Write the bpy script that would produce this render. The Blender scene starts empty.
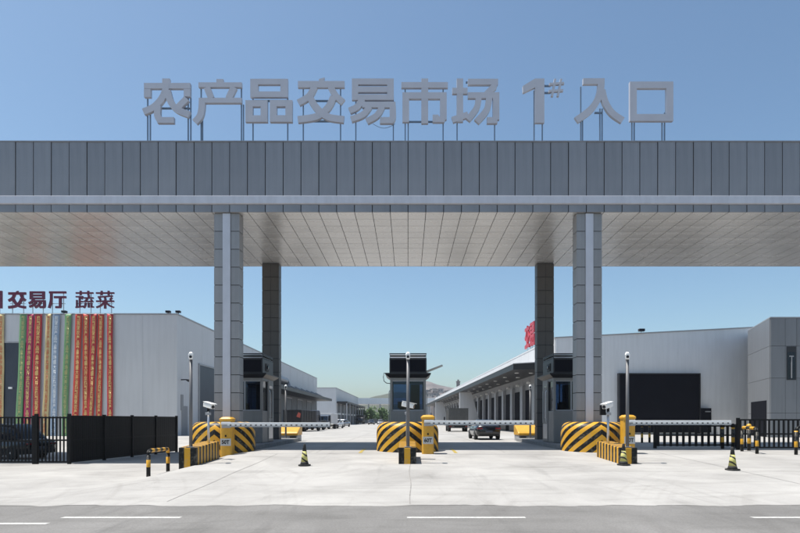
import bpy, math, random
from mathutils import Vector, Matrix
random.seed(7)
S = bpy.context.scene
COL = S.collection
F, CX, CY, HC = 578.0, 408.0, 420.0, 1.35        # focal length and principal point in photo pixels, eye height

# ------------------------------------------------------------------ camera, sky, sun, exposure
cd = bpy.data.cameras.new('camera'); cam = bpy.data.objects.new('camera', cd); COL.objects.link(cam)
cam.location = (0, 0, HC); cam.rotation_euler = (math.radians(90), 0, 0)
cd.sensor_width = 36; cd.lens = F/800*36; cd.shift_x = -8/800; cd.shift_y = 153.5/800
cd.clip_start = 0.1; cd.clip_end = 20000
S.camera = cam
SUN_EL = 71.0
SUN_DIR = Vector((-math.cos(math.radians(SUN_EL)), -0.012, math.sin(math.radians(SUN_EL)))).normalized()   # towards the sun
w = bpy.data.worlds.new('World'); S.world = w; w.use_nodes = True
nt = w.node_tree; nt.nodes.clear()
sky = nt.nodes.new('ShaderNodeTexSky'); sky.sky_type = 'NISHITA'; sky.sun_disc = False
sky.sun_elevation = math.radians(SUN_EL); sky.sun_rotation = math.radians(-90)
sky.altitude = 0; sky.air_density = 1.0; sky.dust_density = 1.7; sky.ozone_density = 0.6
bg = nt.nodes.new('ShaderNodeBackground'); bg.inputs['Strength'].default_value = 0.102
wo = nt.nodes.new('ShaderNodeOutputWorld')
tint = nt.nodes.new('ShaderNodeMix'); tint.data_type = 'RGBA'; tint.blend_type = 'MULTIPLY'; tint.inputs[0].default_value = 1; tint.inputs[7].default_value = (0.85, 1.0, 1.035, 1)
nt.links.new(sky.outputs[0], tint.inputs[6]); nt.links.new(tint.outputs[2], bg.inputs[0]); nt.links.new(bg.outputs[0], wo.inputs[0])
sl = bpy.data.lights.new('sun', 'SUN'); sl.energy = 5.0; sl.angle = math.radians(0.53); sl.color = (1.0, 0.95, 0.88)
so = bpy.data.objects.new('sun', sl); COL.objects.link(so); so.location = (-30, 0, 60)
so.rotation_euler = (-SUN_DIR).to_track_quat('-Z', 'Y').to_euler()
S.view_settings.view_transform = 'Standard'; S.view_settings.look = 'None'
S.view_settings.exposure = 0.55; S.view_settings.gamma = 1.0; S.view_settings.use_curve_mapping = False
S.render.engine = 'CYCLES'; S.cycles.max_bounces = 8; S.cycles.diffuse_bounces = 4

# ------------------------------------------------------------------ materials
def mat(name, col, rough=0.6, metal=0.0, var=0.08, vscale=3.0, bump=0.0, bscale=40.0, spec=0.5, coat=0.0, col2=None, stretch=(1,1,1), rvar=0.0, streak=0.0, rnd=0.0):
    m = bpy.data.materials.new(name); m.use_nodes = True
    n, l = m.node_tree.nodes, m.node_tree.links
    p = n['Principled BSDF']; p.inputs['Roughness'].default_value = rough; p.inputs['Metallic'].default_value = metal
    p.inputs['Specular IOR Level'].default_value = spec; p.inputs['Coat Weight'].default_value = coat
    tc = n.new('ShaderNodeTexCoord'); mp = n.new('ShaderNodeMapping'); l.new(tc.outputs['Object'], mp.inputs[0])
    mp.inputs['Scale'].default_value = stretch
    nz = n.new('ShaderNodeTexNoise'); nz.inputs['Scale'].default_value = vscale; nz.inputs['Detail'].default_value = 6; nz.inputs['Roughness'].default_value = 0.6
    l.new(mp.outputs[0], nz.inputs['Vector'])
    cr = n.new('ShaderNodeValToRGB'); cr.color_ramp.elements[0].position = 0.3; cr.color_ramp.elements[1].position = 0.7
    c2 = col2 or tuple(min(1, c*(1+var)) for c in col)
    c1 = tuple(c*(1-var) for c in col) if col2 is None else col
    cr.color_ramp.elements[0].color = (*c1, 1); cr.color_ramp.elements[1].color = (*c2, 1)
    l.new(nz.outputs[0], cr.inputs[0])
    out = cr.outputs[0]
    if streak > 0:                                  # rain streaks and dust: tall thin noise
        mp2 = n.new('ShaderNodeMapping'); l.new(tc.outputs['Object'], mp2.inputs[0]); mp2.inputs['Scale'].default_value = (2.2, 2.2, 0.16)
        n2 = n.new('ShaderNodeTexNoise'); n2.inputs['Scale'].default_value = 1.6; n2.inputs['Detail'].default_value = 5; l.new(mp2.outputs[0], n2.inputs['Vector'])
        r2 = n.new('ShaderNodeValToRGB'); r2.color_ramp.elements[0].position = 0.42; r2.color_ramp.elements[1].position = 0.75
        r2.color_ramp.elements[0].color = (1,1,1,1); r2.color_ramp.elements[1].color = (1-streak,)*3+(1,); l.new(n2.outputs[0], r2.inputs[0])
        mx = n.new('ShaderNodeMix'); mx.data_type = 'RGBA'; mx.blend_type = 'MULTIPLY'; mx.inputs[0].default_value = 1
        l.new(out, mx.inputs[6]); l.new(r2.outputs[0], mx.inputs[7]); out = mx.outputs[2]
    if rnd > 0:                                     # every sheet a shade of its own
        oi = n.new('ShaderNodeObjectInfo'); mr0 = n.new('ShaderNodeMapRange'); mr0.inputs[3].default_value = 1-rnd; mr0.inputs[4].default_value = 1+rnd; l.new(oi.outputs['Random'], mr0.inputs[0])
        mx0 = n.new('ShaderNodeMix'); mx0.data_type = 'RGBA'; mx0.blend_type = 'MULTIPLY'; mx0.inputs[0].default_value = 1
        l.new(out, mx0.inputs[6]); l.new(mr0.outputs[0], mx0.inputs[7]); out = mx0.outputs[2]
    l.new(out, p.inputs['Base Color'])
    if rvar > 0:
        mr = n.new('ShaderNodeMapRange'); mr.inputs[3].default_value = max(0, rough-rvar); mr.inputs[4].default_value = min(1, rough+rvar)
        l.new(nz.outputs[0], mr.inputs[0]); l.new(mr.outputs[0], p.inputs['Roughness'])
    if bump > 0:
        nb = n.new('ShaderNodeTexNoise'); nb.inputs['Scale'].default_value = bscale; nb.inputs['Detail'].default_value = 5
        l.new(mp.outputs[0], nb.inputs['Vector'])
        b = n.new('ShaderNodeBump'); b.inputs['Strength'].default_value = bump; b.inputs['Distance'].default_value = 0.02
        l.new(nb.outputs[0], b.inputs['Height']); l.new(b.outputs[0], p.inputs['Normal'])
    return m

def math_node(n, l, op, a, b=None):
    x = n.new('ShaderNodeMath'); x.operation = op
    for i, v in enumerate((a, b)):
        if v is None: continue
        if isinstance(v, (int, float)): x.inputs[i].default_value = v
        else: l.new(v, x.inputs[i])
    return x.outputs[0]

def stripe_mat(name, kind, period, c1, c2, duty=0.5, rough=0.45, slope=1.0, phase=0.0):
    """painted stripes. chevron: UV (arc length, height); along: UV u only; diag: object x + z"""
    m = bpy.data.materials.new(name); m.use_nodes = True
    n, l = m.node_tree.nodes, m.node_tree.links
    p = n['Principled BSDF']
    tc = n.new('ShaderNodeTexCoord'); sx = n.new('ShaderNodeSeparateXYZ')
    l.new(tc.outputs['Object' if kind in ('diag', 'bandz', 'bandx') else 'UV'], sx.inputs[0])
    u, v, z = sx.outputs[0], sx.outputs[1], sx.outputs[2]
    if kind == 'chevron': t = math_node(n, l, 'ADD', math_node(n, l, 'MULTIPLY', math_node(n, l, 'ABSOLUTE', u), slope), v)
    elif kind == 'along': t = math_node(n, l, 'ADD', u, math_node(n, l, 'MULTIPLY', v, slope))
    elif kind == 'bandz': t = z
    elif kind == 'bandx': t = u
    else: t = math_node(n, l, 'ADD', math_node(n, l, 'MULTIPLY', u, slope), z)
    nz0 = n.new('ShaderNodeTexNoise'); nz0.inputs['Scale'].default_value = 14; l.new(tc.outputs['Object'], nz0.inputs['Vector'])
    t = math_node(n, l, 'ADD', t, math_node(n, l, 'MULTIPLY', nz0.outputs[0], 0.02))
    fr = math_node(n, l, 'FRACT', math_node(n, l, 'ADD', math_node(n, l, 'DIVIDE', t, period), 50+phase))
    g = math_node(n, l, 'GREATER_THAN', fr, duty)
    nz = n.new('ShaderNodeTexNoise'); nz.inputs['Scale'].default_value = 6; nz.inputs['Detail'].default_value = 8; nz.inputs['Roughness'].default_value = 0.7
    l.new(tc.outputs['Object'], nz.inputs['Vector'])
    mx = n.new('ShaderNodeMix'); mx.data_type = 'RGBA'; l.new(g, mx.inputs[0]); mx.inputs[6].default_value = (*c1, 1); mx.inputs[7].default_value = (*c2, 1)
    dr = n.new('ShaderNodeValToRGB'); dr.color_ramp.elements[0].position = 0.50; dr.color_ramp.elements[1].position = 0.76
    dr.color_ramp.elements[0].color = (0,0,0,1); dr.color_ramp.elements[1].color = (0.5,)*3+(1,); l.new(nz.outputs[0], dr.inputs[0])
    m2 = n.new('ShaderNodeMix'); m2.data_type = 'RGBA'; l.new(dr.outputs[0], m2.inputs[0]); l.new(mx.outputs[2], m2.inputs[6]); m2.inputs[7].default_value = (0.30, 0.27, 0.22, 1)
    l.new(m2.outputs[2], p.inputs['Base Color']); p.inputs['Roughness'].default_value = rough; p.inputs['Specular IOR Level'].default_value = 0.25
    return m

YEL, BLK = (0.58, 0.305, 0.024), (0.005, 0.006, 0.007)
M = dict(
 fascia = mat('fascia_panel', (0.245, 0.252, 0.272), 0.42, 0.25, 0.06, 0.7, streak=0.14, rnd=0.07, rvar=0.12, bump=0.10, bscale=0.9),
 fascia_back = mat('fascia_joint', (0.02, 0.022, 0.028), 0.9),
 trim = mat('trim_metal', (0.52, 0.53, 0.58), 0.42, 0.15, 0.05, 1.5, streak=0.1),
 soffit = mat('soffit_metal', (0.52, 0.515, 0.51), 0.26, 0.32, 0.05, 0.55, bump=0.06, bscale=1.3, rvar=0.10, rnd=0.05),
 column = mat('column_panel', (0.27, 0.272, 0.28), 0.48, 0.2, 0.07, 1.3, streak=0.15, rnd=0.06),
 column_shaded = mat('column_shaded_panel', (0.085, 0.08, 0.078), 0.5, 0.2, 0.1, 1.3, streak=0.1),  # rear column cladding, darkened: shade under the canopy is put into the colour
 sign = mat('sign_metal', (0.45, 0.46, 0.51), 0.42, 0.1, 0.05, 1.2),
 post = mat('support_post', (0.16, 0.22, 0.30), 0.5, 0.3),
 black = mat('black_paint', (0.006, 0.006, 0.007), 0.5, 0.0, 0.3, 8, spec=0.2),
 dark = mat('dark_metal', (0.011, 0.012, 0.016), 0.45, 0.0, 0.15, 4),
 booth = mat('booth_grey', (0.22, 0.213, 0.205), 0.45, 0.2, 0.08, 2, streak=0.1),
 steel = mat('brushed_steel', (0.50, 0.51, 0.53), 0.32, 0.75, 0.05, 4),
 polegrey = mat('galvanised_pole', (0.13, 0.13, 0.135), 0.5, 0.3, 0.06, 3),
 grey = mat('grey_paint', (0.33, 0.335, 0.35), 0.45, 0.2, 0.06, 3),
 glass = mat('tinted_glass', (0.004, 0.009, 0.020), 0.05, 0.0, 0.3, 1.5, spec=0.40),
 white = mat('white_paint', (0.78, 0.78, 0.77), 0.4, 0.0, 0.05, 4),
 yellow = mat('yellow_paint', YEL, 0.42, 0.0, 0.10, 5, streak=0.15, coat=0.1),
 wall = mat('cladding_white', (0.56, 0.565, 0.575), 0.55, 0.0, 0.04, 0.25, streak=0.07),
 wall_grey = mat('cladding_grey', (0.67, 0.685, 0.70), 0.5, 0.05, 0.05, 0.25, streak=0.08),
 tower = mat('tower_panel', (0.185, 0.195, 0.21), 0.5, 0.05, 0.05, 0.25, streak=0.10, rnd=0.05),
 side_shaded = mat('dock_wall_slate_shaded', (0.10, 0.11, 0.125), 0.6, 0.0, 0.1, 0.3, streak=0.1),  # slate tone, with the shade of the sunless side put into the colour
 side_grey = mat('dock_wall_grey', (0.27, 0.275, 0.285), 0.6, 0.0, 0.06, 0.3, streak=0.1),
 roofm = mat('roof_sheet', (0.52, 0.53, 0.55), 0.5, 0.1, 0.05, 0.4),
 navy = mat('navy_door', (0.007, 0.008, 0.013), 0.8, 0.0, 0.1, 1.0, spec=0.08),
 slate = mat('slate_door', (0.035, 0.045, 0.065), 0.45, 0.1, 0.1, 1.0),
 rubber = mat('rubber', (0.018, 0.018, 0.018), 0.8, 0.0, 0.3, 10),
 kerb = mat('kerb_concrete', (0.20, 0.20, 0.20), 0.8, 0.0, 0.2, 4, bump=0.2),
 red = mat('sign_red', (0.11, 0.006, 0.035), 0.4, 0.0, 0.1),
 redsign = mat('roof_sign_red', (0.42, 0.03, 0.05), 0.4, 0.0, 0.1),
 car_silver_flat = mat('plate_white', (0.46, 0.46, 0.45), 0.5, 0.0, 0.1, 6),
 car_black = mat('car_black', (0.005, 0.006, 0.009), 0.25, 0.0, 0.1, coat=0.6),
 car_white = mat('car_white', (0.72, 0.72, 0.72), 0.3, 0.0, 0.04, coat=0.4),
 car_silver = mat('car_silver', (0.35, 0.36, 0.38), 0.3, 0.4, 0.04, coat=0.4),
 cab_blue = mat('cab_blue_grey', (0.07, 0.085, 0.115), 0.35, 0.1, 0.1, coat=0.3),
 cargo = mat('cargo_grey', (0.085, 0.085, 0.083), 0.6, 0.1, 0.12, 2, streak=0.2),
 cargo_red = mat('cargo_red', (0.30, 0.06, 0.045), 0.6, 0.0, 0.12, 2),
 lamp_red = mat('tail_lamp', (0.18, 0.008, 0.008), 0.25, 0.0, 0.05, coat=0.5),
 hill = mat('hill_rock', (0.06, 0.055, 0.058), 0.95, 0.0, 0.0, 0.05, col2=(0.17, 0.15, 0.145)),
 hill_green = mat('hill_scrub', (0.03, 0.042, 0.028), 0.95, 0.0, 0.0, 0.02, col2=(0.07, 0.075, 0.05)),
 leaf = mat('leaf_green', (0.035, 0.085, 0.018), 0.6, 0.0, 0.0, 0.6, col2=(0.085, 0.16, 0.04)),
 bark = mat('bark', (0.10, 0.075, 0.055), 0.9, 0.0, 0.2, 6),
 paint_white = mat('lane_paint', (0.50, 0.495, 0.48), 0.7, 0.0, 0.0, 16, col2=(0.30, 0.295, 0.28)),
 paint_yellow = mat('lane_paint_yellow', (0.34, 0.25, 0.05), 0.7, 0.0, 0.3, 5),
 joint = mat('joint_seal', (0.22, 0.21, 0.20), 0.9, 0.0, 0.3, 4),
 bollard = stripe_mat('bollard_bands', 'bandz', 0.62, BLK, YEL, 0.62, phase=0.10),
 railtop = stripe_mat('rail_bands', 'along', 0.62, BLK, YEL, 0.5, slope=0.0),
 chevron = stripe_mat('chevron_paint', 'chevron', 0.46, BLK, YEL, 0.5, slope=0.80, phase=0.30),
 wallstripe = stripe_mat('wall_stripes', 'along', 0.42, BLK, YEL, 0.5, slope=0.0),
 cone_stripe = stripe_mat('cone_sleeve', 'diag', 0.19, (0.03, 0.03, 0.025), (0.50, 0.47, 0.16), 0.34, slope=0.7, rough=0.5),
 arm = stripe_mat('arm_dashes', 'bandx', 0.21, (0.05, 0.05, 0.055), (0.78, 0.78, 0.76), 0.36),
)

def pane_mat():
    m = bpy.data.materials.new('tinted_pane'); m.use_nodes = True; n, l = m.node_tree.nodes, m.node_tree.links; n.remove(n['Principled BSDF'])
    t = n.new('ShaderNodeBsdfTransparent'); t.inputs[0].default_value = (.42, .52, .64, 1); g_ = n.new('ShaderNodeBsdfGlossy'); g_.inputs['Roughness'].default_value = .03
    f = n.new('ShaderNodeFresnel'); f.inputs[0].default_value = 1.45; mx = n.new('ShaderNodeMixShader'); l.new(f.outputs[0], mx.inputs[0]); l.new(t.outputs[0], mx.inputs[1]); l.new(g_.outputs[0], mx.inputs[2])
    l.new(mx.outputs[0], n['Material Output'].inputs[0]); return m
M['pane'] = pane_mat()
def concrete_mat(name, c0, c1, stain, rough=0.85, grain=0.06):
    m = bpy.data.materials.new(name); m.use_nodes = True
    n, l = m.node_tree.nodes, m.node_tree.links; p = n['Principled BSDF']; p.inputs['Roughness'].default_value = rough; p.inputs['Specular IOR Level'].default_value = 0.25
    tc = n.new('ShaderNodeTexCoord')
    def noise(scale, stretch=(1,1,1), det=6, ro=0.6, dist=0.0):
        mp = n.new('ShaderNodeMapping'); mp.inputs['Scale'].default_value = stretch; l.new(tc.outputs['Object'], mp.inputs[0])
        z = n.new('ShaderNodeTexNoise'); z.inputs['Scale'].default_value = scale; z.inputs['Detail'].default_value = det; z.inputs['Roughness'].default_value = ro; z.inputs['Distortion'].default_value = dist
        l.new(mp.outputs[0], z.inputs['Vector']); return z.outputs[0]
    def ramp(src, a, b, ca, cb):
        r = n.new('ShaderNodeValToRGB'); r.color_ramp.elements[0].position = a; r.color_ramp.elements[1].position = b
        r.color_ramp.elements[0].color = (*ca, 1); r.color_ramp.elements[1].color = (*cb, 1); l.new(src, r.inputs[0]); return r.outputs[0]
    def mul(a, b):
        mx = n.new('ShaderNodeMix'); mx.data_type = 'RGBA'; mx.blend_type = 'MULTIPLY'; mx.inputs[0].default_value = 1
        l.new(a, mx.inputs[6]); l.new(b, mx.inputs[7]); return mx.outputs[2]
    base = ramp(noise(0.32, dist=0.6), 0.32, 0.68, c0, c1)
    st = ramp(noise(0.9, (0.35, 1.6, 1), 7, 0.65, 0.8), 0.50, 0.78, (1,1,1), (1-stain, 1-stain, 1-stain*1.05))   # dusty sweep marks along the road
    st2 = ramp(noise(1.1, (1.8, 0.16, 1), 5, 0.6, 0.3), 0.58, 0.8, (1,1,1), (1-stain*0.9,)*3)                    # wheel tracks through the lanes
    def arcs(cx, cy, lo_, hi_):
        d = n.new('ShaderNodeVectorMath'); d.operation = 'DISTANCE'; d.inputs[1].default_value = (cx, cy, -.3); l.new(tc.outputs['Object'], d.inputs[0])
        cb = n.new('ShaderNodeCombineXYZ'); l.new(d.outputs['Value'], cb.inputs[0]); cb.inputs[1].default_value = cx
        z = n.new('ShaderNodeTexNoise'); z.inputs['Scale'].default_value = 2.6; z.inputs['Detail'].default_value = 3; l.new(cb.outputs[0], z.inputs['Vector'])
        t = ramp(z.outputs[0], lo_, hi_, (0,0,0), (1,1,1))
        msk = ramp(noise(0.22, dist=0.4), 0.44, 0.62, (0,0,0), (1,1,1))
        q = mul(t, msk); mx = n.new('ShaderNodeMix'); mx.data_type = 'RGBA'; l.new(q, mx.inputs[0]); mx.inputs[6].default_value = (1,1,1,1); mx.inputs[7].default_value = (1-stain*.5, 1-stain*.52, 1-stain*.54, 1)
        return mx.outputs[2]
    base = mul(mul(base, arcs(-22, 9, .54, .66)), arcs(26, 3, .55, .70))
    fine = ramp(noise(26, det=4), 0.3, 0.7, (1-grain,)*3, (1+grain*.8,)*3)
    sp = ramp(noise(7, det=8, ro=0.75), 0.66, 0.74, (1,1,1), (1-stain*0.8,)*3)
    l.new(mul(mul(mul(mul(base, st), st2), fine), sp), p.inputs['Base Color'])
    b = n.new('ShaderNodeBump'); b.inputs['Strength'].default_value = 0.25; b.inputs['Distance'].default_value = 0.01
    l.new(noise(34, det=5), b.inputs['Height']); l.new(b.outputs[0], p.inputs['Normal'])
    return m
M['concrete'] = concrete_mat('concrete_apron', (0.28, 0.272, 0.261), (0.385, 0.375, 0.36), 0.24)
M['asphalt'] = concrete_mat('dusty_asphalt', (0.140, 0.136, 0.131), (0.195, 0.190, 0.184), 0.26, grain=0.16)

# ------------------------------------------------------------------ mesh helpers
def P(px, py, Y): return Vector(((px-CX)/F*Y, Y, HC+(CY-py)/F*Y))
def X(px, Y): return (px-CX)/F*Y
def Z(py, Y): return HC+(CY-py)/F*Y

class MB:
    def __init__(s): s.v = []; s.f = []; s.uv = None
    def box(s, x0, x1, y0, y1, z0, z1):
        b = len(s.v)
        s.v += [(x0,y0,z0),(x1,y0,z0),(x1,y1,z0),(x0,y1,z0),(x0,y0,z1),(x1,y0,z1),(x1,y1,z1),(x0,y1,z1)]
        s.f += [tuple(b+i for i in q) for q in ((0,3,2,1),(4,5,6,7),(0,1,5,4),(1,2,6,5),(2,3,7,6),(3,0,4,7))]; return s
    def prism(s, pts, axis, a, b):
        """2D outline extruded along an axis (counter-clockwise seen from the negative side of axis y)"""
        k = len(s.v); n = len(pts)
        for t in (a, b):
            for (p, q) in pts:
                s.v.append({'x': (t,p,q), 'y': (p,t,q), 'z': (p,q,t)}[axis])
        s.f.append(tuple(range(k, k+n))); s.f.append(tuple(range(k+2*n-1, k+n-1, -1)))
        for i in range(n):
            j = (i+1) % n; s.f.append((k+i, k+n+i, k+n+j, k+j))
        return s
    def tube(s, pts, r, n=8, cap=True):
        pts = [Vector(p) for p in pts]; k0 = len(s.v)
        rs = r if isinstance(r, (list, tuple)) else [r]*len(pts)
        for i, p in enumerate(pts):
            d = (pts[min(i+1, len(pts)-1)] - pts[max(i-1, 0)]).normalized()
            u = d.cross(Vector((0,0,1)) if abs(d.z) < 0.9 else Vector((0,1,0))).normalized(); v = d.cross(u)
            for j in range(n):
                a = 2*math.pi*j/n; q = p + (u*math.cos(a)+v*math.sin(a))*rs[i]; s.v.append(tuple(q))
        for i in range(len(pts)-1):
            for j in range(n):
                a, b = k0+i*n+j, k0+i*n+(j+1) % n
                s.f.append((a, b, b+n, a+n))
        if cap:
            s.f.append(tuple(k0+j for j in range(n-1, -1, -1))); e = k0+(len(pts)-1)*n; s.f.append(tuple(e+j for j in range(n)))
        return s
    def lathe(s, prof, n=20, c=(0,0,0)):
        k0 = len(s.v)
        for (r, z) in prof:
            for j in range(n):
                a = 2*math.pi*j/n; s.v.append((c[0]+r*math.cos(a), c[1]+r*math.sin(a), c[2]+z))
        for i in range(len(prof)-1):
            for j in range(n):
                a, b = k0+i*n+j, k0+i*n+(j+1) % n; s.f.append((a, b, b+n, a+n))
        s.f.append(tuple(k0+j for j in range(n-1, -1, -1))); e = k0+(len(prof)-1)*n; s.f.append(tuple(e+j for j in range(n)))
        return s
    def quad(s, *p):
        k = len(s.v); s.v += [tuple(q) for q in p]; s.f.append(tuple(range(k, k+len(p)))); return s
    def mesh(s, name, m, smooth=False):
        me = bpy.data.meshes.new(name); me.from_pydata(s.v, [], s.f); me.validate()
        import bmesh
        bm = bmesh.new(); bm.from_mesh(me); bmesh.ops.recalc_face_normals(bm, faces=bm.faces); bm.to_mesh(me); bm.free()
        me.materials.append(m)
        if smooth:
            for p in me.polygons: p.use_smooth = True
        return me

def put(name, me, parent=None, loc=(0,0,0), rot=(0,0,0), bevel=0):
    o = bpy.data.objects.new(name, me); COL.objects.link(o); o.location = loc; o.rotation_euler = rot
    if parent: o.parent = parent
    if bevel:
        b = o.modifiers.new('bevel', 'BEVEL'); b.width = bevel; b.segments = 2; b.limit_method = 'ANGLE'; b.angle_limit = math.radians(40)
    return o
def obj(name, mb, m, parent=None, loc=(0,0,0), rot=(0,0,0), bevel=0, smooth=False):
    return put(name, mb.mesh(name, m, smooth), parent, loc, rot, bevel)
def tag(o, label=None, cat=None, group=None, kind=None):
    if label: o['label'] = label
    if cat: o['category'] = cat
    if group: o['group'] = group
    if kind: o['kind'] = kind
    return o
def thing(name, label, cat, loc=(0,0,0), rz=0, group=None):
    o = bpy.data.objects.new(name, None); COL.objects.link(o); o.location = loc; o.rotation_euler = (0,0,rz); o.empty_display_size = 0.2
    return tag(o, label, cat, group)
def dup(o, loc=None, rz=None, label=None, parent=None):
    c = o.copy(); COL.objects.link(c); c.parent = parent
    if loc is not None: c.location = loc
    if rz is not None: c.rotation_euler = (0,0,rz)
    if label: c['label'] = label
    for ch in [x for x in bpy.data.objects if x.parent == o]: dup(ch, parent=c)
    return c

_tc = {}
def text_mesh(body, size, m, ext=0.0, offset=0.0, space=1.0, line=1.0, align='CENTER'):
    """words in the XZ plane, facing -Y"""
    c = bpy.data.curves.new('words', 'FONT'); c.body = body; c.size = size; c.resolution_u = 3; c.offset = offset; c.extrude = ext
    c.align_x = align; c.space_character = space; c.space_line = line
    o = bpy.data.objects.new('words', c); COL.objects.link(o); bpy.context.view_layer.update()
    me = bpy.data.meshes.new_from_object(o.evaluated_get(bpy.context.evaluated_depsgraph_get()))
    bpy.data.objects.remove(o); bpy.data.curves.remove(c)
    for v in me.vertices: x, y, z = v.co; v.co = (x, -z, y)
    me.materials.clear(); me.materials.append(m)
    return me
def fit(me, x0, x1, z0, z1, y=0.0):
    xs = [v.co.x for v in me.vertices]; zs = [v.co.z for v in me.vertices]
    a, b, c, d = min(xs), max(xs), min(zs), max(zs)
    for v in me.vertices:
        v.co.x = x0+(v.co.x-a)/(b-a)*(x1-x0); v.co.z = z0+(v.co.z-c)/(d-c)*(z1-z0); v.co.y += y
    return me

def sm(t): t = max(0, min(1, t)); return t*t*(3-2*t)
def gz(x, y):
    c = -0.5*min(1, max(0, (25.3-y)/12.7))
    c = c if y < 24.3 else -0.5*(max(0, 26.3-y)**2/4.0)/12.7*1.0
    if y < 18: l = -0.5-0.1*sm((y-12.6)/5.4)
    elif y < 38: l = -0.6
    else: l = -0.6*(1-sm((y-38)/14))
    k = sm((-7.0-x)/2.3)
    return c*(1-k)+l*k

# ------------------------------------------------------------------ ground and road
def axis(lo, hi, st, far):
    a = [lo+i*st for i in range(int((hi-lo)/st)+1)]
    return a
xs = [-2500, -1200, -500, -200, -100, -70] + axis(-45, 45, 0.75, 0) + [70, 100, 200, 500, 1200, 2500]
ys = [12.58, 12.75, 13.0] + axis(13.5, 60, 0.55, 0) + [70, 90, 130, 200, 400, 900, 3000]
mb = MB(); nx = len(xs)
for j, y in enumerate(ys):
    for i, x in enumerate(xs):
        yy = y + (0.07*math.sin(x*1.7)+0.05*math.sin(x*4.3+1) if j == 0 else 0)
        mb.v.append((x, yy, gz(x, y)))
for j in range(len(ys)-1):
    for i in range(nx-1): a = j*nx+i; mb.f.append((a, a+1, a+nx+1, a+nx))
ground = tag(obj('ground', mb, M['concrete'], smooth=True), 'pale dusty concrete apron rising from the road to the gate', None, None, 'structure')
mb = MB(); rx = [-2500, -300] + [-60+i*2 for i in range(61)] + [300, 2500]; ry = [-40, -10, 0, 4, 8, 12, 13.2]
for y in ry:
    for x in rx: mb.v.append((x, y, -0.506))
for j in range(len(ry)-1):
    for i in range(len(rx)-1): a = j*len(rx)+i; mb.f.append((a, a+1, a+len(rx)+1, a+len(rx)))
road = tag(obj('road', mb, M['asphalt']), 'dusty grey asphalt road passing in front of the gate', None, None, 'structure')
mb = MB(); mb.quad((-2500,-2500,-0.53), (2500,-2500,-0.53), (2500,-39,-0.53), (-2500,-39,-0.53))
tag(obj('far_ground', mb, M['concrete']), 'open ground across the road', None, None, 'structure')
ZR = -0.502
mb = MB(); re_ = random.Random(5); n = 900; off = 0
for i in range(n+1):
    x = -36+72*i/n; off = off*.8+re_.gauss(0, .02)
    yy = 12.56+off+.07*math.sin(x*1.7)+.05*math.sin(x*4.3+1)-.04*abs(math.sin(x*.37))
    mb.v += [(x, yy, -.5025), (x, 12.80, gz(x, 12.8)+.0025)]
for i in range(n): mb.f.append((2*i, 2*i+2, 2*i+3, 2*i+1))
obj('broken_edge', mb, M['concrete'], ground)
def dash(x0, x1, y, wd):
    mb = MB(); n = 10
    top = [(x0+(x1-x0)*i/n, y+wd/2+random.uniform(-.008,.008)) for i in range(n+1)]; bot = [(x0+(x1-x0)*i/n, y-wd/2+random.uniform(-.008,.008)) for i in range(n, -1, -1)]
    mb.v = [(a, b, ZR) for a, b in bot[::-1]+top[::-1]]; mb.f = [tuple(range(len(mb.v)))]
    obj('lane_line', mb, M['paint_white'], road)
YD = 1.85*F/97.2
for k in range(-6, 7): dash(X(407, YD)+k*6.56, X(525.5, YD)+k*6.56, YD, 0.17)
Y2 = 1.85*F/103.3
dash(X(-70, Y2), X(48, Y2), Y2, 0.17); dash(X(-70, Y2)-6.5, X(48, Y2)-6.5, Y2, 0.17)
for s in (-1, 1):                                        # yellow lane edge lines beside the middle island
    mb = MB(); n = 12; a, b = 24.3, 27.2
    for i in range(n):
        y0, y1 = a+(b-a)*i/n, a+(b-a)*(i+1)/n; x = s*2.02
        mb.quad((x-.07,y0,gz(x,y0)+.006), (x+.07,y0,gz(x,y0)+.006), (x+.07,y1,gz(x,y1)+.006), (x-.07,y1,gz(x,y1)+.006))
    obj('edge_line', mb, M['paint_yellow'], ground)
for x0, y0, y1, wd in ((0.06, 12.7, 20.2, 0.012), (-3.9, 24.6, 60, 0.02), (4.1, 24.6, 60, 0.02), (10.6, 13, 25, 0.010), (-5.4, 13, 24, 0.010)):
    mb = MB(); n = 24
    for i in range(n):
        a, b = y0+(y1-y0)*i/n, y0+(y1-y0)*(i+1)/n; u, v = x0+.02*math.sin(a*1.3), x0+.02*math.sin(b*1.3)
        mb.quad((u-wd,a,gz(u,a)+.005), (u+wd,a,gz(u,a)+.005), (v+wd,b,gz(v,b)+.005), (v-wd,b,gz(v,b)+.005))
    obj('expansion_joint', mb, M['joint'], ground)
mb = MB()
for i in range(50):
    a, b = -25+i, -24+i; y = 25.0
    mb.quad((a,y-.012,gz(a,y)+.005), (b,y-.012,gz(b,y)+.005), (b,y+.012,gz(b,y)+.005), (a,y+.012,gz(a,y)+.005))
obj('expansion_joint', mb, M['joint'], ground)

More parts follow.
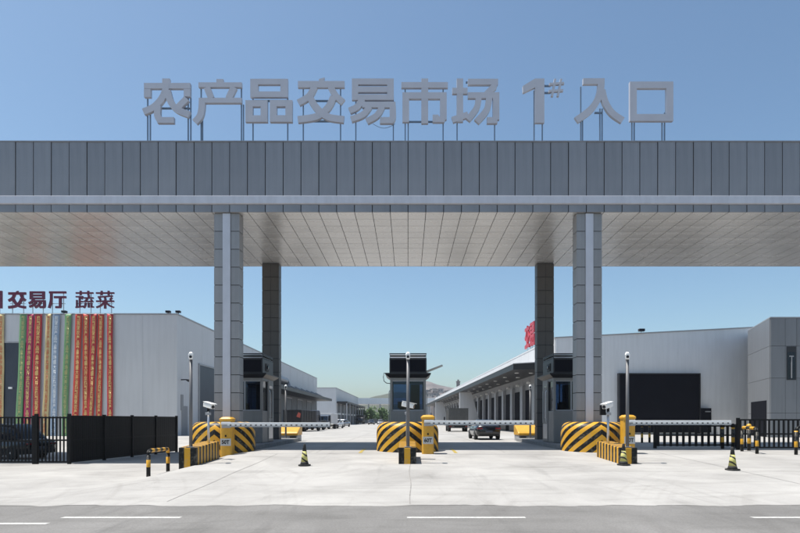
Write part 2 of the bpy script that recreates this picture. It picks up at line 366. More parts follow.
# ------------------------------------------------------------------ entrance canopy
YF = 25.92; PW = 0.8; NP = 37
ZS, ZB0, ZB1, ZT = Z(212, YF), Z(204.5, YF), Z(196, YF), Z(142, YF)
DEP = 9.2; YB = YF+DEP
can = thing('entrance_canopy', 'wide grey panelled entrance canopy on four columns spanning the gate lanes', 'canopy', (0, YF, 0))
def c_obj(name, mb, m, par=can, **k): return obj(name, mb, m, par, **k)      # mesh coordinates relative to the canopy's base
mb = MB().box(-NP*PW+.02, NP*PW-.02, 0.06, DEP-.06, ZS+.05, ZT-.10)
c_obj('core', mb, M['fascia_back'])
g = 0.018
up = MB().box(-PW/2+g, PW/2-g, 0, 0.05, ZB1+.01, ZT).mesh('fascia_panel', M['fascia'])
lo = MB().box(-PW/2+g, PW/2-g, 0, 0.05, ZS, ZB0-.01).mesh('fascia_panel', M['fascia'])
for i in range(-NP, NP):
    xx = (i+.5)*PW
    for me in (up, lo): put('fascia_panel', me, can, (xx, random.uniform(-.002,.002), 0), (random.uniform(-.0012,.0012), 0, random.uniform(-.004,.004)))
mb = MB().box(-NP*PW, NP*PW, 0.055, 0.075, ZS+.01, ZT-.02); c_obj('backing_sheet', mb, M['fascia_back'])
mb = MB(); zm = (ZB0+ZB1)/2
mb.prism([(-.09, ZB0+.03), (-.09, ZB1-.03), (-.03, ZB1), (.07, ZB1), (.07, ZB0), (-.03, ZB0)], 'x', -NP*PW-.05, NP*PW+.05)
c_obj('trim_strip', mb, M['trim'])
mb = MB().box(-NP*PW-.02, NP*PW+.02, -.03, .30, ZT+.003, ZT+.05); c_obj('coping', mb, M['fascia'])
mb = MB().box(-NP*PW, NP*PW, DEP-.05, DEP, ZS, ZT); c_obj('rear_fascia', mb, M['fascia'])
for s in (-1, 1):
    mb = MB().box(s*NP*PW-.03, s*NP*PW+.03, 0.08, DEP-.08, ZS, ZT-.01); c_obj('end_fascia', mb, M['fascia'])
RD = DEP/10; NR = 6; NC = 24
sp = MB().box(-PW/2+.013, PW/2-.013, -RD/2+.016, RD/2-.016, 0, .03).mesh('soffit_panel', M['soffit'])
rest = MB()
for r in range(10):
    for i in range(-NP, NP):
        xx, yy = (i+.5)*PW, .05+(r+.5)*(DEP-.1)/10
        tz = random.uniform(0, .004); rx_, ry_ = random.uniform(-.0035,.0035), random.uniform(-.003,.003)
        if r < NR and -NC <= i < NC: put('soffit_panel', sp, can, (xx, yy, ZS+tz), (rx_, ry_, 0))
        else:
            b = len(rest.v); rest.box(xx-PW/2+.013, xx+PW/2-.013, yy-RD/2+.016, yy+RD/2-.016, ZS+tz, ZS+tz+.03)
            for q in range(b, b+8):
                vx, vy, vz = rest.v[q]; rest.v[q] = (vx, vy, vz+(vy-yy)*rx_-(vx-xx)*ry_)
tag(c_obj('soffit_sheets', rest, M['soffit']), kind='stuff')

def column(xc, y0, wd, dp, front):
    m = M['column'] if front else M['column_shaded']
    c = thing('column', None, None, (xc, y0-YF, 0)); c.parent = can
    obj('core', MB().box(-wd/2+.03, wd/2-.03, .03, dp-.03, -.7, ZS+.02), M['fascia_back'], c)
    h = 0.808; n = 14
    zt = ZS-.03
    sw = 0.185 if front else 0.006
    f1 = MB().box(-wd/2, -sw, 0, .035, -h+.03, 0); f2 = MB().box(sw, wd/2, 0, .035, -h+.03, 0)
    sd = MB().box(-.0175, .0175, .037, dp-.037, -h+.03, 0)
    bk = MB().box(-wd/2, wd/2, dp-.035, dp, -h+.03, 0)
    ms = [f1.mesh('column_panel', m), f2.mesh('column_panel', m), sd.mesh('column_panel', m), bk.mesh('column_panel', m)]
    for k in range(n):
        z = zt-k*h
        put('column_panel', ms[0], c, (0, 0, z)); put('column_panel', ms[1], c, (0, 0, z))
        put('column_panel', ms[2], c, (-wd/2+.0185, 0, z)); put('column_panel', ms[2], c, (wd/2-.0185, 0, z))
        put('column_panel', ms[3], c, (0, 0, z))
    if front: obj('light_strip', MB().box(-sw+.012, sw-.012, -.05, .03, -.7, zt), M['trim'], c, bevel=.01)
column(-8.17, 26.05, 1.14, 0.62, True); column(8.17, 26.05, 1.14, 0.62, True)
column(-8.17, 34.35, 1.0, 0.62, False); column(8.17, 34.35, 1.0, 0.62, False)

# ------------------------------------------------------------------ roof lettering
YS = 26.30
def ribbon(pts, wd, n=5):
    """outline of a stroke of even width along a smoothed centre line"""
    p = [Vector(q) for q in pts]
    if len(p) > 2:
        q = []
        for i in range(len(p)-1):
            a, b, c, d = p[max(i-1,0)], p[i], p[i+1], p[min(i+2, len(p)-1)]
            for k in range(n):
                t = k/n; q.append(0.5*((2*b)+(c-a)*t+(2*a-5*b+4*c-d)*t*t+(3*b-a-3*c+d)*t**3))
        q.append(p[-1]); p = q
    L, R = [], []
    for i, a in enumerate(p):
        d = (p[min(i+1, len(p)-1)]-p[max(i-1, 0)]).normalized(); nn = Vector((-d.y, d.x))*wd/2
        L.append(a+nn); R.append(a-nn)
    return [tuple(v) for v in L+R[::-1]]
def rc(x0, y0, x1, y1): return [(x0,y0),(x1,y0),(x1,y1),(x0,y1)]
def frame(x0, y0, x1, y1, a0, b0, a1, b1): return [rc(x0,y0,a0,y1), rc(a1,y0,x1,y1), rc(a0,y0,a1,b0), rc(a0,b1,a1,y1)]
R_ = ribbon
CH = [
 ('农', 140, [rc(170,38,224,80), rc(38,70,372,110), rc(38,112,86,172), rc(326,112,372,168), R_([(197,70),(190,130),(160,190),(105,245),(33,278)],47), R_([(206,125),(232,208),(280,262),(366,298)],46),
   R_([(137,232),(134,300),(150,336)],46), rc(135,318,255,360), R_([(347,182),(272,258)],44)], [(147,98,142),(149.6,112,142),(187.6,96,142),(190.2,84,142)], [(147,107.5,189)] , [(162,107.6,188)]),
 ('产', 140, [rc(562,42,612,72), rc(432,66,745,100), R_([(492,100),(524,180)],46), R_([(688,100),(650,180)],46), rc(435,178,745,214), R_([(458,200),(454,262),(440,312),(405,352)],46)], [(200.6,86,142),(202,118,142),(241,86,142),(243,104,142)], [], []),
 ('品', 240, frame(80,40,352,172,137,80,298,132)+frame(45,195,205,352,98,240,155,305)+frame(222,195,385,352,272,240,335,305), [(252.6,84,142),(287.4,84,142)], [(252,100,288)], []),
 ('交', 240, [[(576,42),(618,30),(610,60),(578,60)], rc(425,56,762,102), R_([(545,95),(505,165),(428,212)],46), R_([(662,95),(698,160),(752,207)],44), R_([(683,170),(640,250),(560,312),(424,334)],48), R_([(512,175),(560,250),(640,314),(758,334)],48)],
   [(303,86,142),(340.4,86,142)], [(303,100,340),(303,120.5,340)], []),
 ('易', 345, [rc(52,38,98,192), rc(307,38,355,192), rc(98,38,307,80), rc(98,97,307,136), rc(98,153,307,192), R_([(128,185),(92,240),(34,270)],44), rc(125,207,368,247), R_([(347,235),(348,318),(334,342)],46), rc(255,318,350,362), R_([(180,240),(130,300),(46,332)],42), R_([(272,240),(232,305),(160,346)],42)],
   [(355.7,96,142),(393.3,96,142)], [], []),
 ('市', 345, [rc(555,38,604,362), rc(410,64,747,104), rc(418,138,466,352), rc(466,138,690,184), rc(690,138,738,335), [(637,300),(675,300),(690,318),(738,318),(720,354),(637,354)]], [(405.2,86,142),(408.2,116,142),(443.2,86,142)], [(406,121,443)], []),
 ('场', 445, [rc(84,38,130,350), rc(52,105,162,147), R_([(52,336),(166,297)],42), rc(165,40,383,82), [(335,82),(383,60),(372,110),(330,150),(270,150)], rc(165,138,392,180), rc(345,160,392,335), rc(303,318,378,362), R_([(243,170),(228,250),(163,335)],43), R_([(320,170),(300,265),(228,350)],45)],
   [(457.2,110,142),(494.8,110,142)], [(466,81.5,470)], []),
 ('1', 445, [rc(650,38,718,358), [(562,92),(650,38),(655,38),(655,100),(572,138),(564,138)]], [(534.4,90,142),(542.6,90,142)], [(541,85,551),(541,92,551)], []),
 ('入', 570, [rc(90,36,245,78), R_([(220,60),(216,125),(192,195),(140,265),(42,338)],48), R_([(228,120),(250,205),(300,285),(378,340)],46)], [(581.2,86,142),(583,120,142),(600.4,108,142),(602.6,108,142)], [(595,112,602)], []),
 ('口', 570, frame(428,60,742,345,478,108,692,295), [(632.4,120,142),(634.8,120,142),(662.6,120,142),(665.2,112,142)], [], []),
]
KS = 800/110.0
SIGN_LABEL = {'农': 'large grey metal character 农, outermost letter of the canopy sign, before 产', '产': 'large grey metal character 产 with a long sweeping leg and open right half', '品': 'large grey metal character 品 made of three boxes',
 '交': 'large grey metal character 交 with crossing lower strokes on the canopy roof', '易': 'large grey metal character 易 with a slack cable hanging below', '市': 'large grey metal character 市 with a long middle stem',
 '场': 'large grey metal character 场, the one next before the numeral', '入': 'large grey metal character 入 with two splayed legs', '口': 'large grey metal square frame character 口 ending the canopy sign'}
def sign_char(ch, x0, strokes, posts, bars, extra):
    xs_ = [x for st in strokes for x, y in st]; xc = X(x0+(min(xs_)+max(xs_))/2/KS, YS)
    nm = {'1': 'numeral one'}.get(ch, 'character '+ch)
    t = thing('sign_character', 'large grey metal numeral one with a small hash mark on the canopy roof' if ch == '1' else SIGN_LABEL[ch], 'sign letter', (xc, YS, ZT), group='raised letters on the canopy roof')
    mb = MB()
    for k, st in enumerate(strokes):
        pts = [(X(x0+x/KS, YS)-xc, Z(75+y/KS, YS)-ZT) for x, y in st]
        mb.prism(pts, 'y', -0.13-.0016*k, 0.02+.0016*k)
    obj('letter_face', mb, M['sign'], t)
    if ch == '1':
        mb = MB()
        for k, (a, b, c, d) in enumerate(((554.8,80,551.6,97.5),(560.8,80,557.4,97.5),(549,85.2,563.6,84.2),(548.4,92.2,562.6,91.4))):
            st = ribbon([(a,b),(c,d)], 2.1); mb.prism([(X(x, YS)-xc, Z(y, YS)-ZT) for x, y in st], 'y', -.10-.002*k, .02+.002*k)
        obj('hash_mark', mb, M['sign'], t)
    for (px, ya, yb) in posts:
        x = X(px, YS)-xc
        obj('support_post', MB().box(x-.026, x+.026, .05, .102, -.13, Z(ya, YS)-ZT), M['post'], t)
    for (xa, y, xb) in bars: obj('cross_bar', MB().box(X(xa, YS)-xc, X(xb, YS)-xc, .045, .125, Z(y, YS)-ZT-.03, Z(y, YS)-ZT+.03), M['post'], t)
    return t
for c in CH:
    t = sign_char(*c)
    if c[0] == '易':
        pts = [(X(373+22*i/10, YS)-t.location.x, .0, Z(124+4.2*math.sin(math.pi*i/10), YS)-ZT) for i in range(11)]
        obj('cable', MB().tube(pts, .012, 5), M['post'], t)

# ------------------------------------------------------------------ traffic islands, crash blocks, striped walls
def d_block(xc, label):
    """rounded island nose: half ellipse in plan, rounded shoulder, painted in chevrons"""
    hw, dp, h = 1.38, 1.4, 1.30
    NA = 33; prof = [(0, -.75), (0, 0.86)] + [(.34*(1-math.cos(a)), .86+(h-.86)*math.sin(a)) for a in [math.pi/2*i/6 for i in range(1, 7)]]
    v, uvs, f = [], [], []
    ang = [math.pi*i/(NA-1) for i in range(NA)]
    arc = [0]
    pts0 = [(-math.cos(a)*hw, dp-math.sin(a)**0.85*dp) for a in ang]
    for i in range(1, NA): arc.append(arc[-1]+math.dist(pts0[i-1], pts0[i]))
    half = arc[-1]/2
    for k, (ins, z) in enumerate(prof):
        for i, a in enumerate(ang):
            x = -math.cos(a)*(hw-ins); y = dp-math.sin(a)**0.85*(dp-ins)
            v.append((x, y, z)); uvs.append((arc[i]-half, z+ins*.5))
    for k in range(len(prof)-1):
        for i in range(NA-1): a = k*NA+i; f.append((a, a+1, a+NA+1, a+NA))
    top = (len(prof)-1)*NA
    f.append(tuple(range(top, top+NA)))
    f.append(tuple([k*NA for k in range(len(prof))] + [k*NA+NA-1 for k in range(len(prof)-1, -1, -1)]))
    me = bpy.data.meshes.new('crash_block'); me.from_pydata(v, [], f)
    uv = me.uv_layers.new(name='UVMap')
    for lp in me.loops: uv.data[lp.index].uv = uvs[lp.vertex_index]
    me.materials.append(M['chevron'])
    for p in me.polygons: p.use_smooth = len(p.vertices) == 4
    o = put('crash_block', me, None, (xc, 24.5, gz(0, 24.5)))
    return tag(o, label, 'crash barrier', 'chevron crash blocks heading the islands')
d_block(-8.22, 'rounded yellow and black chevron crash block at the banner hall side')
d_block(-0.02, 'rounded yellow and black chevron crash block below the middle booth')
d_block(8.22, 'rounded yellow and black chevron crash block at the dark screen side')

for xc, nm in ((-8.2, 'booth island on the banner hall side'), (0, 'middle booth island between the lanes'), (8.2, 'booth island on the dark screen side')):
    pts = [(-1.25, 0), (1.25, 0), (1.25, 11.2), (.9, 11.9), (0, 12.2), (-.9, 11.9), (-1.25, 11.2)]
    mb = MB().prism(pts, 'z', -.8, .2)
    tag(obj('traffic_island', mb, M['kerb'], None, (xc, 25.93, 0), bevel=.02), 'raised concrete ' + nm, None, None, 'structure')

def striped_wall(xc, label):
    hw, L, zt, zb = 0.31, 2.5, 0.38, -0.75
    segs = [((-hw, L), (-hw, 0)), ((-hw, 0), (hw, 0)), ((hw, 0), (hw, L))]
    v, f, uvs = [], [], []
    def q(ps, us):
        k = len(v); v.extend(ps); uvs.extend(us); f.append((k, k+1, k+2, k+3))
    zt2 = zt+.14                                             # the wall climbs with the ramp
    zt_ = lambda y: zt+(zt2-zt)*y/L
    nseg = 8
    for s in (-1, 1):
        for i in range(nseg):
            a, b = L*i/nseg, L*(i+1)/nseg
            ps = [(s*hw, a, zb), (s*hw, b, zb), (s*hw, b, zt_(b)), (s*hw, a, zt_(a))]
            us = [(a*1.3, 0), (b*1.3, 0), (b*1.3, .4), (a*1.3, .4)]
            if s < 0: ps, us = ps[::-1], us[::-1]
            q(ps, us)
            tp = [(-hw, a, zt_(a)), (hw, a, zt_(a)), (hw, b, zt_(b)), (-hw, b, zt_(b))]
            if s > 0: q(tp, [(a*1.3, 0), (a*1.3, .4), (b*1.3, .4), (b*1.3, 0)])
    W3 = [0.05, 0.21]
    q([(-hw, 0, zb), (hw, 0, zb), (hw, 0, zt), (-hw, 0, zt)], [(0, 0), (.62, 0), (.62, .5), (0, .5)])
    q([(hw, L, zb), (-hw, L, zb), (-hw, L, zt2), (hw, L, zt2)], [(0, 0), (.6, 0), (.6, .5), (0, .5)])
    me = bpy.data.meshes.new('striped_wall'); me.from_pydata(v, [], f)
    uv = me.uv_layers.new(name='UVMap')
    for lp in me.loops: uv.data[lp.index].uv = uvs[lp.vertex_index]
    me.materials.append(M['wallstripe'])
    o = put('striped_wall', me, None, (xc, 20.3, 0))
    b = o.modifiers.new('weld', 'WELD'); b.merge_threshold = .001
    b = o.modifiers.new('bevel', 'BEVEL'); b.width = .02; b.segments = 2
    return tag(o, label, 'barrier wall', 'low striped walls before the islands')
striped_wall(-7.75, 'low yellow and black striped wall beside the bent guard rail')
striped_wall(-0.02, 'low yellow and black striped wall in front of the middle booth')
striped_wall(7.75, 'low yellow and black striped wall behind a traffic cone')

# rear crash blocks: yellow hoods at the inner end of the outer islands
def rear_block(xc, s, label):
    t = thing('rear_crash_block', label, 'crash barrier', (xc, 36.95, .02), group='yellow hoods at the inner end of the outer islands')
    pts = [(-.0, .0), (1.5, .0), (1.5, .55), (1.1, .80), (0, .98), (-.0, .9)]
    obj('plinth', MB().box(-.64, .64, .02, 1.5, -.7, .34), M['grey'], t, bevel=.03)
    obj('hood', MB().prism([(-.05, .345), (1.55, .345), (1.55, .98), (1.25, 1.02), (.1, .60), (-.05, .50)], 'x', -.68, .68), M['yellow'], t, bevel=.05)
    obj('vent', MB().box(s*.36-.2, s*.36+.2, -.02, .015, .0, .28), M['black'], t)
    return t
rear_block(-7.72, 1, 'yellow hooded crash block at the inner end of the banner side island')
rear_block(7.72, -1, 'yellow hooded crash block at the inner end of the dark screen side island')

# ------------------------------------------------------------------ toll booths
def booth(xc, side, label):
    Y0 = 29.0; t = thing('toll_booth', label, 'booth', (xc, Y0, .2), group='toll booths on the islands')
    hw, dp, zw0, zw1, ze, zh = .90, 2.35, 1.62, 3.14, 3.27, 4.46
    obj('lower_wall', MB().box(-hw, hw, 0, dp, 0, zw0), M['booth'], t, bevel=.03)
    for x in (-1, 1):
        for y in (0, dp-.12):
            obj('corner_post', MB().box(x*hw-(.12 if x > 0 else 0), x*hw+(.12 if x < 0 else 0), y, y+.12, zw0+.003, ze), M['booth'], t, bevel=.01)
    obj('header_beam', MB().box(-hw+.005, hw-.005, .005, dp-.005, zw1, ze-.004), M['booth'], t)
    # front and rear windows: frame, two panes and a mullion
    for y, nm in ((.04, 'window'), (dp-.07, 'window')):
        wv = obj(nm, MB().box(-hw+.125, hw-.125, y, y+.05, zw0+.004, zw0+.05).box(-hw+.125, hw-.125, y, y+.05, zw1-.05, zw1-.004).box(-.03, .03, y-.004, y+.054, zw0+.052, zw1-.052), M['grey'], t)
        for s in (-1, 1):
            a, b = sorted((s*.032, s*(hw-.127)))
            obj('pane', MB().box(a, b, y+.018, y+.03, zw0+.051, zw1-.051), M['pane'], wv)
    for s in (-1, 1):                                        # side windows and a door
        x = s*(hw-.06)
        wv = obj('window', MB().box(x-.025, x+.025, .16, .20, zw0+.02, zw1-.02).box(x-.025, x+.025, 1.06, 1.10, zw0+.02, zw1-.02), M['dark'], t)
        obj('pane', MB().box(x-.006, x+.006, .201, 1.059, zw0+.01, zw1-.01), M['pane'], wv)
        d = obj('door', MB().box(s*hw-.03, s*hw+.025, 1.12, 2.14, .06, zw1+.06), M['booth'], t, bevel=.008)
        obj('door_pane', MB().box(s*hw-.035, s*hw+.031, 1.30, 1.98, 1.25, 2.95), M['glass'], d)
        obj('kick_plate', MB().box(s*hw-.035, s*hw+.034, 1.22, 2.06, .18, .95), M['steel'], d)
        obj('door_handle', MB().tube([(s*(hw+.06), 1.22, 1.0), (s*(hw+.09), 1.22, 1.1), (s*(hw+.09), 1.22, 2.6), (s*(hw+.06), 1.22, 2.7)], .022, 8), M['steel'], d)
        obj('door_handle', MB().tube([(s*(hw+.05), 2.04, 1.0), (s*(hw+.05), 2.04, 2.7)], .02, 8), M['steel'], d)
    obj('desk', MB().box(-hw+.13, hw-.13, .10, .55, zw0+.003, zw0+.04), M['dark'], t)
    obj('cabinet', MB().box(.12, .62, dp-.62, dp-.14, zw0+.003, zw1-.1), M['dark'], t)
    obj('monitor', MB().box(-.52, -.12, .34, .38, zw0+.14, zw0+.46).box(-.36, -.28, .35, .37, zw0+.041, zw0+.14), M['black'], t)
    obj('chair_back', MB().box(-.45, -.02, 1.0, 1.06, zw0+.0, zw0+.42), M['black'], t, bevel=.02)
    # flared eave
    mb = MB(); a, b = .24, .02
    lo_ = [(-hw-b, -b), (hw+b, -b), (hw+b, dp+b), (-hw-b, dp+b)]; hi_ = [(-hw-a, -a), (hw+a, -a), (hw+a, dp+a), (-hw-a, dp+a)]
    mb.v = [(x, y, ze-.002) for x, y in lo_]+[(x, y, ze+.17) for x, y in hi_]+[(x, y, ze+.23) for x, y in hi_]
    for k in (0, 4):
        for i in range(4): j = (i+1) % 4; mb.f.append((k+i, k+j, k+4+j, k+4+i))
    mb.f += [(3,2,1,0), (8,9,10,11)]
    obj('eave', mb, M['dark'], t)
    obj('display_cabinet', MB().box(-hw-.03, hw+.03, -.10, dp-.2, ze+.232, zh-.22), M['dark'], t, bevel=.015)
    obj('display_screen', MB().box(-hw+.04, hw-.04, -.112, -.10, ze+.30, zh-.30), M['navy'], t)
    for k, z in enumerate((zh-.20, zh-.07)):
        obj('top_rail', MB().box(-hw, hw, -.08, -.03, z, z+.055), M['white'] if xc == 0 else M['steel'], t)
        obj('top_rail', MB().box(-hw, hw, dp-.3, dp-.25, z, z+.055), M['white'] if xc == 0 else M['steel'], t)
        for s in (-1, 1): obj('top_rail', MB().box(s*hw-.02, s*hw+.02, -.028, dp-.302, z, z+.05), M['dark'], t)
    obj('roof_plate', MB().box(-hw-.03, hw+.03, -.10, dp-.2, zh, zh+.03), M['dark'], t)
    for s in (-1, 1):
        for y in (-.06, dp-.28): obj('top_post', MB().box(s*(hw-.02)-.03, s*(hw-.02)+.03, y, y+.06, zh-.22, zh), M['dark'], t)
    if side:
        obj('lane_lamp', MB().box(side*(hw+.032)-.03, side*(hw+.032)+.03, .5, 1.1, ze+.38, zh-.42), M['black'], t, bevel=.01)
        obj('lamp_lens', MB().lathe([(.10, 0), (.10, .03), (.06, .05)], 14, (0,0,0)), M['glass'], t, (side*(hw+.06), .8, (ze+zh)/2), (0, side*math.pi/2, 0))
    return t
booth(-8.2, 1, 'dark toll booth between the columns on the banner hall side')
tb = booth(0, 0, 'dark toll booth standing in the middle of the gate behind a slim pole')
booth(8.2, -1, 'dark toll booth between the columns on the dark screen side')
pts = [(-1.02, -.1, 3.46), (-1.2, -.1, 3.50), (-1.23, -.1, 3.3), (-1.2, -.1, 3.1), (-1.08, -.08, 3.0), (-.9, -.02, 2.98)]
obj('cable', MB().tube(pts, .02, 6), M['dark'], tb)
obj('floodlight_arm', MB().tube([(.75, 2.0, 3.62), (1.1, 2.0, 3.78), (1.85, 2.0, 4.08)], [.07, .07, .06], 6), mat('beige_arm', (.75, .70, .62)), tb)

# ------------------------------------------------------------------ barrier gates
def barrier(px, py_base, Y, arm_len, txt, label):
    x = X(px, Y); t = thing('barrier_gate', label, 'barrier', (x, Y, min(gz(x, Y), gz(0, Y))-.0), group='boom barriers closing the lanes')
    prof = [(.25, -.6), (.25, 1.42), (.29, 1.47), (.29, 1.53), (.20, 1.60), (.05, 1.615)]
    # housing: rounded-square cabinet
    mb = MB(); n = 24
    for (r, z) in prof:
        for j in range(n):
            a = 2*math.pi*(j+.5)/n; c, s = math.cos(a), math.sin(a); k = (abs(c)**6+abs(s)**6)**(-1/6); mb.v.append((r*k*c, r*k*s*.95, z))
    for i in range(len(prof)-1):
        for j in range(n): a, b = i*n+j, i*n+(j+1) % n; mb.f.append((a, b, b+n, a+n))
    mb.f.append(tuple(range(n-1, -1, -1))); mb.f.append(tuple(range((len(prof)-1)*n, len(prof)*n)))
    h = obj('housing', mb, M['yellow'], t, bevel=.012)
    obj('cabinet_lock', MB().box(-.03, .03, -.258, -.24, .78, .86), M['black'], h)
    # boom: two slim rails joined by short struts
    za = 1.25
    obj('arm_bracket', MB().box(-.16, .22, -.30, -.242, za-.10, za+.16), M['grey'], t, bevel=.01)
    a = obj('arm', MB().box(-.16, arm_len, -.36, -.302, za+.045, za+.13), M['white'], t, bevel=.008)
    obj('lower_rail', MB().box(.0, arm_len, -.355, -.307, za-.06, za-.002), M['car_silver'], a)
    obj('arm_light_strip', MB().box(.1, arm_len, -.352, -.31, za+.0, za+.043), M['arm'], a)
    sg = obj('weight_sign', MB().box(-.22, .22, -.262, -.245, .41, .71), M['car_silver_flat'], t)
    me = fit(text_mesh(txt, .2, M['car_black'], .001, .008), -.16, .16, .48, .65, -.265)
    put('lettering', me, sg)
    return t
barrier(227.5, 452, 24.3, 4.35, '50T', 'yellow boom barrier with a 50T plate beside the booth on the banner hall side')
barrier(427.8, 453, 24.1, 4.35, '60T', 'yellow boom barrier with a 60T plate beside the middle booth')
barrier(627.5, 452, 24.2, 4.15, '50T', 'yellow boom barrier with a small plate behind the cone at the striped wall')

# ------------------------------------------------------------------ poles with lamps and plate cameras
def lamp_pole(x, y, z0, z1, face, label, group):
    t = thing('camera_pole', label, 'pole', (x, y, z0), group=group)
    H = z1-z0
    obj('base_plate', MB().box(-.12, .12, -.12, .12, -.02, .02), M['grey'], t)
    obj('shaft', MB().tube([(0,0,0), (0,0,H-.15)], [.06, .055], 12), M['polegrey'], t, smooth=True)
    hd = obj('lamp_head', MB().prism([(-.08, -.16), (.08, -.16), (.10, .05), (.05, .14), (-.05, .14), (-.10, .05)], 'y', -.20, .14), M['white'], t, (0, 0, H-.06), (math.radians(14), 0, face), bevel=.03); hd.scale = (.8, .8, .8)
    obj('lens', MB().lathe([(.06, 0), (.06, .03), (.03, .035)], 14), M['glass'], hd, (0, -.205, -.03), (math.pi/2, 0, 0))
    obj('bracket', MB().box(-.03, .03, -.03, .03, H-.30, H-.16), M['grey'], t)
    return t
gA = 'slim lamp poles before the booths'
lamp_pole(-7.72, 20.55, .39, Z(355, 20.55)+.05, .3, 'slim grey lamp pole on the striped wall by the bent guard rail', gA)
lamp_pole(0.0, 20.55, .39, Z(355, 20.55)+.05, 0, 'slim grey lamp pole on the striped wall before the middle booth', gA)
lamp_pole(7.80, 20.55, .39, Z(355, 20.55)+.05, -.3, 'slim grey lamp pole on the striped wall behind the cone', gA)
gB = 'lamp poles behind the booths'
lamp_pole(-7.75, 37.0-.35, .2, Z(386, 37), .2, 'lamp pole behind the booth on the banner hall side', gB)
lamp_pole(7.75, 37.0-.35, .2, Z(386, 37), -.2, 'lamp pole behind the booth on the dark screen side', gB)

def plate_camera(x, y, z0, z1, turn, label, box=True):
    t = thing('plate_camera', label, 'camera', (x, y, z0), group='number plate cameras at the lane entrances')
    H = z1-z0
    obj('stand', MB().tube([(0,0,-.02), (0,0,H-.28)], .045, 10), M['steel'], t, smooth=True)
    hd = obj('camera_body', MB().prism([(-.09, -.08), (.09, -.08), (.10, .06), (.06, .11), (-.06, .11), (-.10, .06)], 'y', -.26, .20), M['white'], t, (0, 0, H-.06), (math.radians(12), 0, turn), bevel=.02)
    obj('lens', MB().lathe([(.065, 0), (.065, .02), (.03, .022)], 14), M['glass'], hd, (0, -.262, .0), (math.pi/2, 0, 0))
    obj('sun_shield', MB().box(-.12, .12, -.33, .20, .112, .125), M['white'], hd)
    obj('joint', MB().box(-.04, .04, -.04, .04, H-.30, H-.13), M['black'], t)
    obj('flash_unit', MB().box(-.09, .09, -.10, .04, H-.42, H-.32), M['grey'], t, bevel=.01)
    if box: obj('display_box', MB().box(-.30, -.09, -.05, .07, H-.42, H-.05), M['black'], t, bevel=.01)
    return t
plate_camera(X(208.5, 21.9), 21.9, .46, Z(404, 21.9), -1.0+2.0, 'white number plate camera on the striped wall by the bent guard rail', False)
plate_camera(X(608, 21.9), 21.9, .46, Z(404, 21.9), -.9, 'white number plate camera with a black box on the wall behind the cone')
plate_camera(-.03, 21.9, .46, Z(403.5, 21.9), 1.35, 'white number plate camera behind the pole before the middle booth', False)

# ------------------------------------------------------------------ cones
def cone(x, y, label, first=[None]):
    loc = (x, y, gz(x, y))
    if first[0]: return dup(first[0], loc, random.uniform(0, .6), label)
    t = thing('traffic_cone', label, 'cone', loc, group='black and yellow traffic cones')
    b = MB(); k = .20
    pts = [(math.copysign(k, math.cos(a))*min(1, abs(math.cos(a))*1.3), math.copysign(k, math.sin(a))*min(1, abs(math.sin(a))*1.3)) for a in [math.pi/8*(2*i+1) for i in range(8)]]
    b.prism(pts, 'z', 0.0, .05); obj('base', b, M['rubber'], t, bevel=.012)
    obj('collar', MB().lathe([(.15, .05), (.135, .10), (.12, .14)], 24), M['rubber'], t, smooth=True)
    obj('sleeve', MB().lathe([(.121, .14), (.072, .50)], 24), M['cone_stripe'], t, smooth=True)
    obj('tip', MB().lathe([(.071, .501), (.046, .70), (.038, .74), (.025, .75)], 24), M['rubber'], t, smooth=True)
    first[0] = t; return t
cone(X(304.5, 19.8), 19.8, 'traffic cone standing alone in the lane beside the middle island')
cone(X(623, 20.0), 19.95, 'traffic cone standing against the end of the striped wall')
cone(X(732.5, 18.6), 18.6, 'traffic cone standing alone on the apron before the bar fence')

# ------------------------------------------------------------------ guard rails and bollards
def guard_rail(a, b, h, label):
    (xa, ya), (xb, yb) = a, b; za, zb = gz(xa, ya), gz(xb, yb)
    t = thing('guard_rail', label, 'guard rail', (xa, ya, za), group='bent pipe guard rails in black and yellow bands')
    d = Vector((xb-xa, yb-ya, zb-za)); r = .065
    for off in (Vector((0,0,0)), d):
        obj('post', MB().tube([(0,0,-.1), (0,0,h-.14)], r, 14), M['bollard'], t, tuple(off), smooth=True)
    u = d.normalized(); L = d.length
    pts = [Vector((0,0,h-.14)), Vector((0,0,h-.06))+u*.03, Vector((0,0,h-.01))+u*.10, Vector((0,0,h))+u*.2]
    e = [d-u*.2+Vector((0,0,h)), d-u*.10+Vector((0,0,h-.01)), d-u*.03+Vector((0,0,h-.06)), d+Vector((0,0,h-.14))]
    mid = [pts[-1].lerp(e[0], i/6) for i in range(1, 6)]
    mb = MB().tube(pts+mid+e, r, 14); me = mb.mesh('top_rail', M['railtop'], True)
    uv = me.uv_layers.new(name='UVMap')
    for lp in me.loops: uv.data[lp.index].uv = (Vector(me.vertices[lp.vertex_index].co).dot(u)+.1, 0)
    put('top_rail', me, t); return t
guard_rail((-8.42, 18.75), (-8.72, 21.0), .84, 'bent pipe guard rail standing alone on the apron by the striped wall')
guard_rail((X(757, 24.0), 24.0), (X(742, 25.2), 25.2), 1.05, 'bent pipe guard rail at the end of the tall bar fence')
guard_rail((X(642, 34.2), 34.2), (X(649.5, 34.6), 34.6), 1.1, 'short bent pipe guard rail behind the boom on the dark screen side')
guard_rail((X(796, 23.6), 23.6), (X(830, 24.0), 24.0), 1.12, 'bent pipe guard rail before the tall bar fence under the tower')
